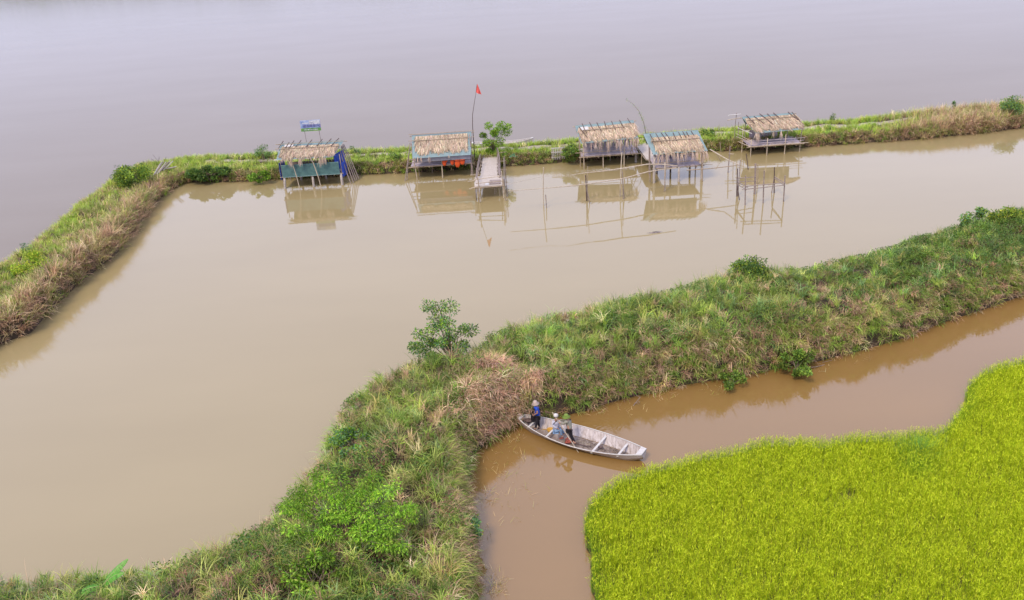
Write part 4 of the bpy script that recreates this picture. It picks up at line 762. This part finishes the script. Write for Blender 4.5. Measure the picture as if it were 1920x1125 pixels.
stake((1365, 324), (1369, 274), .055, 'stake with a small crossbar right of the nearest hut')
stake((1352, 285), (1350, 267), .05, 'short stake against the muddy foot of the far bank', 'bamboo')
stake((1402, 318), (1399, 288), .05, 'leaning dark stake at the left front of the last hut', 'dark_wood')
stake((1352, 302), (1343, 287), .03, 'little leaning stick between the nearest and last huts')
p = P(1365, 324); c0 = Q(1366, 288, p[1]); c1 = Q(1376, 289, p[1]); tag(MB().pole(c0, c1, .035, .004).build('crossbar', 'pale_bamboo'), 'small crossbar tied to the stake right of the nearest hut', 'pole')
def railp(pts, rads, label, mt='bamboo'):
    tag(MB().tube(pts, rads, 6).build('bamboo_rail', mt), label, 'rail', 'long bamboo rails across the pond')
def zrow(px, py, z): return P(px, py, z)
railp([P(952, 358, 1.9), P(1020, 353, 1.9), P(1064, 349, 1.9), P(1100, 345, 1.9), P(1168, 335, 1.9), P(1215, 322, 2.0), P(1240, 318, 2.0), P(1268, 315, 1.9)], [.025, .03, .045, .04, .05, .05, .045, .04], 'lower long bamboo rail from the footbridge landing to the nearest hut', 'pale_bamboo')
railp([P(948, 346, 3.0), P(990, 337, 3.1), P(1025, 330, 3.2), P(1060, 330, 3.2), P(1098, 324, 3.2), P(1130, 321, 3.2), P(1166, 316, 3.2), P(1213, 308, 3.3), P(1240, 308, 3.2), P(1270, 311, 3.0)], [.012, .012, .012, .014, .03, .04, .05, .05, .045, .04], 'upper long bamboo rail tapering to a line towards the footbridge', 'pale_bamboo')
railp([P(1288, 319, 1.9), P(1330, 316, 1.9), P(1366, 312, 1.9), P(1388, 309, 1.9)], [.05, .045, .04, .035], 'short level rail from the nearest hut to the bamboo frame')
railp([Q(1331, 280, 78.5), Q(1362, 298, 76.5), P(1388, 310, 2.6)], [.05, .045, .035], 'pale pole slanting down from the nearest hut roof corner', 'pale_bamboo')
def frame():
    r = root('pole_scaffold', P(1425, 378), 'unfinished bare bamboo scaffold standing alone in the pond', 'scaffold')
    posts = [((1382, 368.4), (1383, 316), .06, DW), ((1384, 366), (1388, 300), .045, OW), ((1386, 375), (1382, 345), .045, DW), ((1397, 384.7), (1398, 329), .06, OW), ((1414, 364), (1416.5, 307), .10, OW), ((1420, 345), (1421, 308), .05, B), ((1431, 381), (1433, 320), .06, OW), ((1446.5, 361.5), (1451, 334), .045, OW), ((1451.6, 362), (1452, 313.5), .055, DW), ((1469, 378), (1472, 329), .06, OW)]
    for b, t, rad, mt in posts:
        p = P(*b); z = Q(t[0], t[1], p[1]); MB().pole(p-(z-p)*.35, z, rad, .006, 7, 5).build('post', mt, r)
    Yf, Yb, Yl = P(1397, 384.7)[1], P(1451, 362)[1], P(1382, 368)[1]
    for (a, ya), (b, yb) in [(((1380, 334), Yl), ((1417, 331), Yb)), (((1383, 340.5), Yl), ((1417, 339), Yb)), (((1396, 349), Yf), ((1472, 342), Yf)), (((1391, 355), Yf), ((1470, 346.5), Yf)), (((1383, 340.5), Yl), ((1401, 351), Yf)), (((1382, 345), Yl), ((1399, 355), Yf)), (((1452, 331), Yb), ((1472, 343), Yf)), (((1452, 334), Yb), ((1470, 347), Yf))]:
        MB().pole(Q(*a, ya)-[0, .07, 0], Q(*b, yb)-[0, .07, 0], .04, .005).build('crossbar', 'old_wood', r)
frame()
# ------------------------------------------------------------------ things on the far bank
def gate():
    c = P(1047, 297, .45); r = root('slatted_gate', c, 'small white slatted gate standing in the grass left of the third hut', 'gate'); x0, x1 = c[0]-.62, c[0]+.62; z = c[2]
    for i in range(8): x = x0+(x1-x0)*i/7; MB().box(x-.035, x+.035, c[1], c[1]+.03, z-.1, z+1.15).build('slat', 'white', r)
    for zz in (z+.1, z+.62, z+1.05): MB().box(x0-.08, x1+.08, c[1]-.03, c[1]-.002, zz, zz+.08).build('bar', 'white', r)
gate()
def cloth():
    c = P(963, 293, .85); V = []; n = 9
    for i in range(n):
        for j in range(n):
            u = i/(n-1)-.5; v = j/(n-1)-.5; V.append((c[0]+u*.9, c[1]+v*.8, c[2]+.25*math.cos(u*3)*math.cos(v*3)+.05*math.sin(u*17+v*9)))
    tag(arr('green_net', V, [(i*n+j, i*n+j+1, i*n+n+j+1, i*n+n+j) for i in range(n-1) for j in range(n-1)], 'green_cloth', smooth=True), 'crumpled sea-green net lying in the bank grass', 'net')
cloth()
lbs = ['pale pole on the left of the pile leaning on the bank bend', 'pale pole second in the leaning pile', 'grey pole third in the leaning pile', 'pale pole in the middle of the leaning pile', 'grey pole fifth in the leaning pile', 'pale thick pole right of the middle of the leaning pile', 'grey pole near the right of the leaning pile', 'short pale pole at the right end of the leaning pile', 'lowest short pole in front of the leaning pile']
for i in range(9):
    a = P(288+i*3.0, 328-i*1.6+rng.uniform(-2, 2), 1.3); b = P(303+i*3.4+rng.uniform(-2, 3), 303+rng.uniform(-2, 3)+(i > 6)*8, 1.9)
    tag(MB().pole(a, b, .06, .01, 7).build('wooden_pole', 'concrete' if i % 2 == 0 else 'old_wood'), lbs[i], 'pole', 'poles piled on the bank bend')
for i, (px, py, s_, lb) in enumerate([(470, 299, .5, 'long pale stone beside the path left of the upright shrub'), (487, 298, .28, 'small pale stone beside the upright shrub'), (517, 302, .45, 'pale sack on the path near the first hut'), (213, 357, .5, 'grey stone at the left foot of the rounded shrub'), (288, 352, .4, 'pale stone at the right foot of the rounded shrub'), (895, 274, .4, 'white sack between the footbridge tree and the life jacket hut')]):
    c = P(px, py, .72); mb = MB().ell(c, s_*.8, s_*.45, s_*.38, 12, 8); mb.v = [tuple(np.array(v)+rng.normal(0, .015, 3)) for v in mb.v]
    tag(mb.build('stone' if 'stone' in lb else 'sack', 'concrete' if 'stone' in lb else 'white', smooth=True), lb, 'stone' if 'stone' in lb else 'sack')
# ------------------------------------------------------------------ boats
def boat(name, bow, stern, prof, label, sheer=(.62, .36, .55), mats=('hull', 'hull_in'), thwarts=(), draft=-.10):
    bow = np.array(bow, float); stern = np.array(stern, float); ax = stern-bow; ax[2] = 0; L = np.linalg.norm(ax); ax /= L; sd_ = np.array([-ax[1], ax[0], 0]); o = np.array([bow[0], bow[1], 0])
    r = root(name, o+ax*L/2, label, 'boat'); n = 48; us = np.linspace(0, 1, n+1); px = np.array([p[0] for p in prof]); pb = np.array([p[1] for p in prof])
    hb = np.interp(us, px, pb); hb = np.convolve(np.r_[hb[0], hb[0], hb, hb[-1], hb[-1]], np.ones(5)/5, 'valid'); hb[0] = pb[0]; hb[-1] = pb[-1]
    sh = sheer[1]+(sheer[0]-sheer[1])*np.clip(1-us/.5, 0, 1)**2.2+(sheer[2]-sheer[1])*np.clip((us-.5)/.5, 0, 1)**2.2
    kl = draft+(.62*np.clip(1-us/.16, 0, 1)**1.5*sheer[0])+(.35*np.clip((us-.86)/.14, 0, 1)**1.5)
    def sec(i, k, inn): # k 0..6 from left gunwale to right
        a = (k/8)*2-1; s_ = abs(a); bot = .45; h = hb[i]-(.035 if inn else 0)
        if s_ <= .5: y = h*bot*(s_/.5); z = 0
        else: q = (s_-.5)/.5; y = h*(bot+(1-bot)*q**.8); z = q**1.05
        zz = kl[i]+(.04 if inn else 0)+(sh[i]-kl[i]-(.04 if inn else 0))*z
        return o+ax*us[i]*L+sd_*y*np.sign(a)+np.array([0, 0, zz])
    for inn in (0, 1):
        V = [sec(i, k, inn) for i in range(n+1) for k in range(9)]
        Fc = [(i*9+k, i*9+k+1, i*9+k+10, i*9+k+9) for i in range(n) for k in range(8)]
        if inn: Fc = [q[::-1] for q in Fc]
        arr('hull' if not inn else 'inner_planking', V, Fc, mats[inn], r, smooth=True)
        if not inn:
            mb = MB(); 
            for i in (0, n): e = [tuple(V[i*9+k]) for k in range(9)]; b0 = len(mb.v); mb.v += e; mb.f.append(tuple(range(b0, b0+9)))
            mb.build('transom', mats[0], r)
    for sgn in (0, 8):
        pts = [sec(i, sgn, 0)+[0, 0, .015] for i in range(n+1)]; MB().tube(pts, .026, 6).build('gunwale', 'white', r, True)
    fl = [i for i in range(5, n-3)]; V = []; 
    for i in fl:
        for s_ in (-1, 1): V.append(o+ax*us[i]*L+sd_*s_*hb[i]*.44+np.array([0, 0, max(.03, kl[i]+.06)]))
    arr('bottom_boards', V, [(2*i+1, 2*i, 2*i+2, 2*i+3) for i in range(len(fl)-1)], 'hull_floor', r)
    for u in np.arange(.12, .93, .09):   # ribs
        i = int(u*n); MB().tube([sec(i, k, 1)+[0, 0, .012] for k in range(9)], .02, 5).build('rib', 'hull', r)
    for u, w_ in thwarts:
        i = int(u*n); c = o+ax*u*L; h = hb[i]-.03; z = sh[i]-.07
        MB().slab(c+ax*w_/2+sd_*h+[0, 0, z], c+ax*w_/2-sd_*h+[0, 0, z], c-ax*w_/2-sd_*h+[0, 0, z], c-ax*w_/2+sd_*h+[0, 0, z], -.04).build('thwart', 'white', r)
    if L > 6.9 and len(thwarts) > 3:
        m = 420; u = rng.choice([1, 2], m, p=[.45, .55]); t = np.where(u == 1, U(.48, .64, m), U(.69, .86, m)); v = U(-.4, .4, m); hh = np.interp(t, us, hb)
        pp = o+ax[None]*(t*L)[:, None]+sd_[None]*(v*hh)[:, None]; pp[:, 2] = .10
        V, Fc, C = blade_arrays(pp, U(0, 6.3, m), U(1.3, 1.6, m), U(-.2, .2, m), U(.04, .22, m), U(.01, .03, m), mixcol(m, [(.10, .07, .05), (.20, .14, .10), (.34, .26, .18), (.05, .04, .03)]), 2)
        tag(arr('litter', V, Fc, 'straw', r, C), kind='stuff')
    # end decks
    for ia, ib, nm in ((0, 2, 'bow_deck'), (n-2, n, 'stern_deck')):
        a, b, c, d = sec(ia, 0, 0), sec(ia, 8, 0), sec(ib, 8, 0), sec(ib, 0, 0); MB().slab(a+[0, 0, .02], b+[0, 0, .02], c+[0, 0, .02], d+[0, 0, .02], .03).build(nm, 'white', r)
    return r, o, ax, sd_, L
prof = [(0, .10), (.06, .36), (.12, .52), (.22, .70), (.36, .87), (.5, .93), (.65, .88), (.78, .74), (.88, .57), (1, .27)]
br, bo, bax, bsd, bL = boat('wooden_boat', bs, ss, prof, 'long weathered grey boat carrying three people on the canal', thwarts=((.125, .10), (.29, .10), (.66, .11), (.84, .11)))
prof2 = [(0, .22), (.08, .42), (.25, .55), (.5, .62), (.75, .52), (.9, .32), (1, .08)]
boat('wooden_boat', P(884, 268, .6), P(1000, 259, 1.0), prof2, 'empty pale boat moored on the lake side behind the footbridge tree', sheer=(.6, .6, 1.05), mats=('hull', 'hull'), thwarts=((.15, .12), (.4, .1), (.7, .1)))
# ------------------------------------------------------------------ people
def skin_obj(name, nodes, edges, material, parent, sub=2):
    off = np.array(world_loc(parent)) if parent is not None else np.zeros(3)
    me = bpy.data.meshes.new(name); me.from_pydata([tuple(np.array(p)-off) for p, _ in nodes], edges, []); me.update()
    o = link(name, me, material, parent)
    m = o.modifiers.new('skin', 'SKIN'); m.use_smooth_shade = True; m.branch_smoothing = .6
    if not me.skin_vertices:
        bpy.context.view_layer.objects.active = o; o.select_set(True)
        bpy.ops.mesh.customdata_skin_add(); o.select_set(False)
    for i, (_, rr) in enumerate(nodes): me.skin_vertices[0].data[i].radius = (rr, rr) if not hasattr(rr, '__len__') else rr; me.skin_vertices[0].data[i].use_root = (i == 0)
    s_ = o.modifiers.new('sub', 'SUBSURF'); s_.levels = sub; s_.render_levels = sub
    return o
def person(J, look, label, sleeves, top, bottom, hat, waist=None, shoes=None):
    """J: joints (world points) pelvis chest neck head, shL elL haL shR elR haR, hipL knL anL toL hipR ..."""
    J = {k: np.array(v, float) for k, v in J.items()}; look = np.array(look, float); look /= np.linalg.norm(look)
    side = np.cross([0, 0, 1], look); side /= np.linalg.norm(side)
    base = (J['anL']+J['anR'])/2; base[2] = min(J['anL'][2], J['anR'][2])-.08
    r = root('person', base, label, 'person')
    nodes = []; edges = []
    def add(p, rad, par=None):
        nodes.append((p, rad)); 
        if par is not None: edges.append((par, len(nodes)-1))
        return len(nodes)-1
    pv = add(J['pelvis'], .145); be = add((J['pelvis']+J['chest'])/2, .14, pv); ch = add(J['chest'], .16, be); nk = add(J['neck'], .058, ch)
    hd = J['head']; h1 = add(J['neck']*.45+hd*.55+look*.01, .062, nk); h2 = add(hd+look*.012, .088, h1); h3 = add(hd+[0, 0, .075], .078, h2)
    add(hd+look*.105+[0, 0, -.015], .014, h2)                                   # nose
    for s_ in (-1, 1): add(hd+side*s_*.095+[0, 0, -.005], .016, h2)              # ears
    for s_ in 'LR':
        s0 = add(J['sh'+s_], .062, ch); e0 = add(J['el'+s_], .044, s0); w0 = add(J['ha'+s_]*.88+J['el'+s_]*.12, .029, e0)
        hdv = J['ha'+s_]-J['el'+s_]; hdv /= np.linalg.norm(hdv); cr = np.cross(hdv, look+[0.01, 0.02, .3]); cr /= np.linalg.norm(cr); dn = np.cross(cr, hdv)
        pm = add(J['ha'+s_]+hdv*.04, (.038, .018), w0)
        for q, (o_, l_) in enumerate(((-.030, .060), (-.010, .070), (.010, .066), (.030, .052))):
            k1 = add(J['ha'+s_]+hdv*(.075)+cr*o_, .0095, pm); add(J['ha'+s_]+hdv*(.075+l_*.45)+cr*o_-dn*l_*.5, .0085, k1)
        add(J['ha'+s_]+hdv*.06-cr*.06-dn*.015, .011, pm)
        hp = add(J['hip'+s_], .092, pv); kn = add(J['kn'+s_], .060, hp); an = add(J['an'+s_], .038, kn); add(J['to'+s_], (.045, .028), an)
    skin_obj('body', nodes, edges, 'skin', r, 1)
    # garments
    g = .016; c = [(J['pelvis']+[0, 0, .03], .178), ((J['pelvis']+J['chest'])/2, .172), (J['chest'], .190), (J['neck']-[0, 0, .03], .075)]
    e = [(0, 1), (1, 2), (2, 3)]
    for s_ in 'LR':
        i = len(c); c.append((J['sh'+s_], .092)); e.append((2, i)); t = sleeves; en = J['sh'+s_]*(1-t)+J['el'+s_]*t if t <= 1 else J['el'+s_]
        c.append((en, .072)); e.append((i, i+1))
        if t > 1: c.append((J['ha'+s_]*.85+J['el'+s_]*.15, .052)); e.append((i+1, i+2))
    skin_obj('shirt' if top != 'jacket' else 'jacket', c, e, top, r, 2)
    if waist: skin_obj('waistband', [(J['pelvis']+[0, 0, .01], .19), (J['pelvis']*.6+J['chest']*.4, .185)], [(0, 1)], waist, r, 2)
    c = [(J['pelvis'], .148)]; e = []
    for s_ in 'LR':
        i = len(c); c += [(J['hip'+s_], .103), ((J['hip'+s_]+J['kn'+s_])/2, .088), (J['kn'+s_], .074), ((J['kn'+s_]+J['an'+s_])/2, .062), (J['an'+s_]+[0, 0, .03], .052)]
        e += [(0, i), (i, i+1), (i+1, i+2), (i+2, i+3), (i+3, i+4)]
    skin_obj('trousers', c, e, bottom, r, 2)
    if shoes:
        for s_ in 'LR': skin_obj('shoe', [(J['an'+s_]-[0, 0, .045], .045), (J['to'+s_], .042)], [(0, 1)], shoes, r, 1)
    # hair, face
    MB().ell(hd+[0, 0, .035]-look*.02, .098, .098, .10, 12, 8).build('hair', 'hair', r, True)
    for s_ in (-1, 1): MB().ell(hd+look*.09+side*s_*.033+[0, 0, .012], .012, .012, .008, 6, 5).build('eye', 'hair', r)
    MB().ell(hd+look*.09+[0, 0, -.045], .022, .022, .007, 6, 5).build('mouth', 'dark_red', r)
    # hat: (material, crown radius, crown height, brim radius, brim drop)
    m_, cr_, chh, brr, drop = hat; n = 20; V = []; Fc = []; up = np.array([0, 0, 1.])+look*.12; up /= np.linalg.norm(up); s2 = np.cross(up, look); s2 /= np.linalg.norm(s2); l2 = np.cross(s2, up)
    rings = [(brr, -drop), (cr_*1.03, .02), (cr_, chh*.5), (cr_*.82, chh*.88), (cr_*.35, chh)]
    for rr, z in rings:
        for k in range(n): a = 2*math.pi*k/n; V.append(hd+up*(.045+z)+rr*(math.cos(a)*s2+math.sin(a)*l2))
    V.append(hd+up*(.045+chh*1.02)); 
    Fq = [(i*n+k, i*n+(k+1) % n, (i+1)*n+(k+1) % n, (i+1)*n+k) for i in range(4) for k in range(n)]
    mb = MB(); mb.v = [tuple(v) for v in V]; mb.f = Fq+[(4*n+k, 4*n+(k+1) % n, 5*n) for k in range(n)]
    h_ = mb.build('hat', m_, r, True); so_ = h_.modifiers.new('thick', 'SOLIDIFY'); so_.thickness = .008
    return r
def jp(px, py, Y): return Q(px, py, Y)
Y1 = P(1008, 801, .15)[1]
person(dict(pelvis=jp(1007.6, 781, Y1), chest=jp(1007.5, 768.5, Y1), neck=jp(1005.8, 761.6, Y1), head=jp(1003.8, 757.0, Y1), shL=jp(1004.5, 764, Y1-.17), elL=jp(1008.0, 774.5, Y1-.26), haL=jp(1001.0, 777.8, Y1-.15), shR=jp(1008.6, 763, Y1+.17), elR=jp(1005, 771, Y1+.24), haR=jp(1000, 775.5, Y1+.1),
    hipL=jp(1007, 783, Y1-.09), knL=jp(1006.3, 793, Y1-.14), anL=jp(1004.5, 803.2, Y1-.17), toL=jp(1001.5, 805, Y1-.2), hipR=jp(1008.3, 782, Y1+.09), knR=jp(1009.2, 791.5, Y1+.05), anR=jp(1011.2, 800.5, Y1+.08), toR=jp(1008.5, 802.5, Y1+.02)),
    (-1, -.35, -.25), 'person in bright blue shirt, black trousers and beige sun hat standing near the bow', .62, 'shirt_blue', 'black', ('hat_beige', .105, .13, .20, .05), waist='grey_cloth', shoes='dark_wood')
Y2 = P(1043, 816, .35)[1]
p2_ = person(dict(pelvis=jp(1042.5, 806.5, Y2), chest=jp(1041.3, 795, Y2), neck=jp(1041.6, 787, Y2), head=jp(1042.0, 781.5, Y2), shL=jp(1037.0, 790.5, Y2+.0), elL=jp(1038.5, 800, Y2-.15), haL=jp(1046, 803.5, Y2-.18), shR=jp(1046.5, 790, Y2+.05), elR=jp(1050.5, 798, Y2+.05), haR=jp(1053, 802, Y2),
    hipL=jp(1042, 808, Y2-.1), knL=jp(1052, 805.5, Y2-.14), anL=jp(1052.8, 817.5, Y2-.16), toL=jp(1056, 819.5, Y2-.2), hipR=jp(1044.5, 806, Y2+.1), knR=jp(1054.5, 802.5, Y2+.14), anR=jp(1057, 814, Y2+.12), toR=jp(1060, 816, Y2+.06)),
    (.9, .25, -.1), 'person in pale lilac shirt, blue jeans and white cap sitting in the boat', 1.4, 'shirt_pale', 'jeans', ('white', .108, .12, .115, .01))
Y3 = P(1076, 830, .15)[1]
person(dict(pelvis=jp(1068.3, 806, Y3+.05), chest=jp(1065.8, 793.5, Y3+.15), neck=jp(1063.6, 787, Y3+.18), head=jp(1061.8, 782.3, Y3+.2), shL=jp(1062.0, 790, Y3+.0), elL=jp(1056.0, 795, Y3), haL=jp(1050.5, 793, Y3+.15), shR=jp(1069.0, 788.5, Y3+.33), elR=jp(1060, 789.5, Y3+.42), haR=jp(1047.5, 787, Y3+.28),
    hipL=jp(1067, 808, Y3-.03), knL=jp(1070.5, 818, Y3-.03), anL=jp(1075.0, 827.5, Y3-.05), toL=jp(1077, 831.5, Y3-.2), hipR=jp(1069.7, 807, Y3+.15), knR=jp(1071.5, 817.5, Y3+.12), anR=jp(1077.6, 829, Y3+.06), toR=jp(1080, 832.5, Y3-.08)),
    (-1, .35, -.35), 'person in grey-green jacket and green sun hat poling the boat', 1.4, 'jacket', 'black', ('hat_green', .11, .13, .21, .03))
pb_ = P(1084.5, 848, 0); pt_ = Q(1035.5, 773, Y3+.55)
tag(MB().pole(pb_+(pb_-pt_)*.25, pt_, .024, .0015, 7, 6, 1.).build('punt_pole', 'pale_bamboo'), 'pale punting pole held by the person in the green hat', 'pole')
MB().tube([jp(1045.5, 788.6, Y2-.12), jp(1042, 791, Y2-.26), jp(1037.6, 795, Y2-.2), jp(1036.2, 799, Y2-.02)], .018, 5).build('strap', 'black', p2_)
# bags and small things in the boat
def boat_pt(u, v, z): return bo+bax*u*bL+bsd*v+np.array([0, 0, z])
def lump(name, c, dims, material, label, cat, jit=.02, n=10):
    mb = MB().ell(c, *dims, n, 8); mb.v = [tuple(np.array(v)+rng.normal(0, jit, 3)*np.array(dims)*3) for v in mb.v]
    return tag(mb.build(name, material, smooth=True), label, cat)
r = root('bag', Q(1000, 788, Y1-.1), 'black bag held upright in front of the person in blue', 'bag'); c = Q(999.5, 783.5, Y1+.12)
mb = MB().ell(c, .12, .10, .34, 10, 8); mb.build('bag_body', 'black', r, True); MB().tube([c+[-.05, 0, .3], c+[0, 0, .42], c+[.06, 0, .3]], .012, 5).build('handle', 'black', r)
c = P(1031.5, 808, .2); r = root('bailer', c-[0, 0, .1], 'yellow plastic bailer lying on the boat floor behind the seated person', 'bailer')
mb = MB(); n = 14; 
for rr, z in ((.13, 0), (.17, .16), (.155, .16), (.115, .02)): mb.v += [tuple(c+np.array([rr*math.cos(2*math.pi*k/n), rr*.8*math.sin(2*math.pi*k/n), z-.02])) for k in range(n)]
mb.f = [(i*n+k, i*n+(k+1) % n, (i+1)*n+(k+1) % n, (i+1)*n+k) for i in range(3) for k in range(n)]+[tuple(range(3*n, 4*n))]; mb.build('cup', 'yellow', r, True); MB().tube([c+[-.1, 0, .1], c+[-.28, -.02, .14], c+[-.38, -.03, .12]], .016, 5).build('handle', 'yellow', r)
def sandal(px, py, z, ang, label):
    c = P(px, py, z); r = root('sandal', c, label, 'sandal', 'sandals on the boat floor'); d = np.array([math.cos(ang), math.sin(ang), 0]); s_ = np.array([-d[1], d[0], 0]); mb = MB(); n = 12
    o_ = [c+d*.13*math.cos(2*math.pi*k/n)+s_*(.05+.008*math.cos(2*math.pi*k/n))*math.sin(2*math.pi*k/n) for k in range(n)]
    mb.v = [tuple(p) for p in o_]+[tuple(p+[0, 0, .025]) for p in o_]; mb.f = [tuple(range(n))[::-1], tuple(range(n, 2*n))]+[(k, (k+1) % n, n+(k+1) % n, n+k) for k in range(n)]
    mb.build('sole', 'dark_red', r); MB().tube([c+s_*.05+[0, 0, .02], c+d*.05+[0, 0, .06], c-s_*.05+[0, 0, .02]], .012, 5).build('strap', 'dark_red', r)
sandal(1064, 822.5, .14, .5, 'reddish sandal nearest the seated person'); sandal(1067, 826, .14, -.3, 'reddish sandal nearest the gunwale by the standing poler')
sandal(1053, 822, .14, .2, 'dark red sandal under the knees of the seated person')
lump('rope_heap', P(991, 788, .45), (.26, .2, .08), 'dark_wood', 'dark heap of rope on the floor in the bow', 'rope', .06)
tag(MB().tube([P(1080, 831, .15), P(1092, 834.5, .15), P(1100, 836.5, .15), P(1108, 837.5, .16)], [.03, .025, .025, .02], 6).build('dark_stick', 'dark_wood'), 'dark wet stick on the boat floor right of the poler', 'stick')
lump('scoop', P(1126, 838, .2), (.13, .10, .06), 'dark_wood', 'small dark scoop beside the middle thwart', 'scoop')
lump('reddish_cloth', P(1066, 828, .16), (.2, .13, .05), 'dark_red', 'crumpled reddish cloth at the feet of the poler', 'cloth', .07)
# ------------------------------------------------------------------ litter and twigs in the canal
def weeds():
    parts = []
    for px, py, rad, n_ in ((930, 870, 1.6, 90), (905, 935, .8, 60), (895, 1000, .6, 40), (905, 1090, 1.0, 120), (935, 1105, .35, 70), (975, 905, 1.2, 24), (1140, 765, .8, 30), (1185, 770, .8, 20), (1340, 730, .8, 30), (1530, 690, 1.0, 30), (990, 930, 1.5, 14), (940, 960, 1.2, 18), (960, 820, .7, 60), (1240, 742, .8, 40), (1600, 670, 1, 30), (600, 890, .8, 12), (400, 1070, .8, 10), (1120, 772, .5, 40)):
        c = P(px, py); a = U(0, 6.3, n_); q = rad*np.sqrt(rng.random(n_)); b = np.c_[c[0]+q*np.cos(a), c[1]+q*np.sin(a)*.9, np.full(n_, -.03)]
        parts.append(blade_arrays(b, U(0, 6.3, n_), U(.3, 1.3, n_), U(.1, .9, n_), U(.15, .5, n_), U(.010, .02, n_), mixcol(n_, [(.34, .26, .12), (.28, .20, .12), (.22, .22, .05), (.42, .33, .16)]), 4))
    V, Fc, C = merge(parts); tag(arr('water_weeds', V, Fc, 'grass', col=C), 'sparse dry weed stems sticking out of the canal along the bank', 'weeds', kind='stuff')
weeds()
for i, (a, b, lb) in enumerate([((1183, 763), (1201, 744), 'bare thin branch reaching out of the canal above the boat stern'), ((905, 938), (921, 917), 'bare grey branch in the canal beside the narrow reed bank'), ((1560, 676), (1500, 690), 'dead branch trailing in the canal below the dark bush'), ((908, 1120), (925, 1075), 'twiggy dead branch in the canal at the bottom of the photo')]):
    p = P(*a); q = P(*b, .35); mb = MB().pole(p-[0, 0, .1], q, .018, .04, 5)
    for k in range(5): t = rng.uniform(.3, 1); s_ = p*(1-t)+q*t; mb.pole(s_, s_+[rng.normal(0, .25), rng.normal(0, .25), rng.uniform(.02, .3)], .009, .05, 4)
    tag(mb.build('fallen_branch', 'old_wood'), lb, 'branch')
lump('floating_debris', P(1228, 436, 0), (.55, .16, .02), 'old_wood', 'thin patch of debris floating in the pond below the nearest hut', 'debris', .1, 14)
# drooping dry fronds on the pond bed line are part of the banks; far shore beyond the lake
def far_shore():
    a = math.radians(0); c = np.array([-60., 485.]); d = np.array([math.cos(-.10), math.sin(-.10)]); 
    x = np.linspace(-420, 420, 120); pts = [c+d*t for t in x]; n_ = np.array([-d[1], d[0]])
    V = []; 
    for i, p in enumerate(pts):
        off = 6*math.sin(i*.35)+4*math.sin(i*.9)
        for (u, z) in ((off, -.5), (off+4, .8), (60, 1.2), (400, 1.5)): q = p+n_*u; V.append((q[0], q[1], z))
    tag(arr('far_shore_land', V, [(i*4+j, i*4+4+j, i*4+5+j, i*4+j+1) for i in range(119) for j in range(3)], 'mud'), kind='structure')
    n = 60000; t = U(-420, 420, n); hh = 9+6*fbm(t*.05, t*0, 1, 3, 2)+3*(t < 100); u = 8+U(0, 25, n); z = 1+hh*rng.random(n)**.8
    pos = np.c_[c[0]+d[0]*t+n_[0]*u, c[1]+d[1]*t+n_[1]*u, z]
    V, Fc, C = leaf_arrays(pos, rng.normal(0, 1, (n, 3)), U(1.0, 2.2, n), U(.7, 1.4, n), mixcol(n, SHRUB+DARKG)); tag(arr('distant_treeline', V, Fc, 'leaf', col=C), 'dark tree belt on the far shore mirrored at the top of the lake', 'trees', kind='stuff')
far_shore()
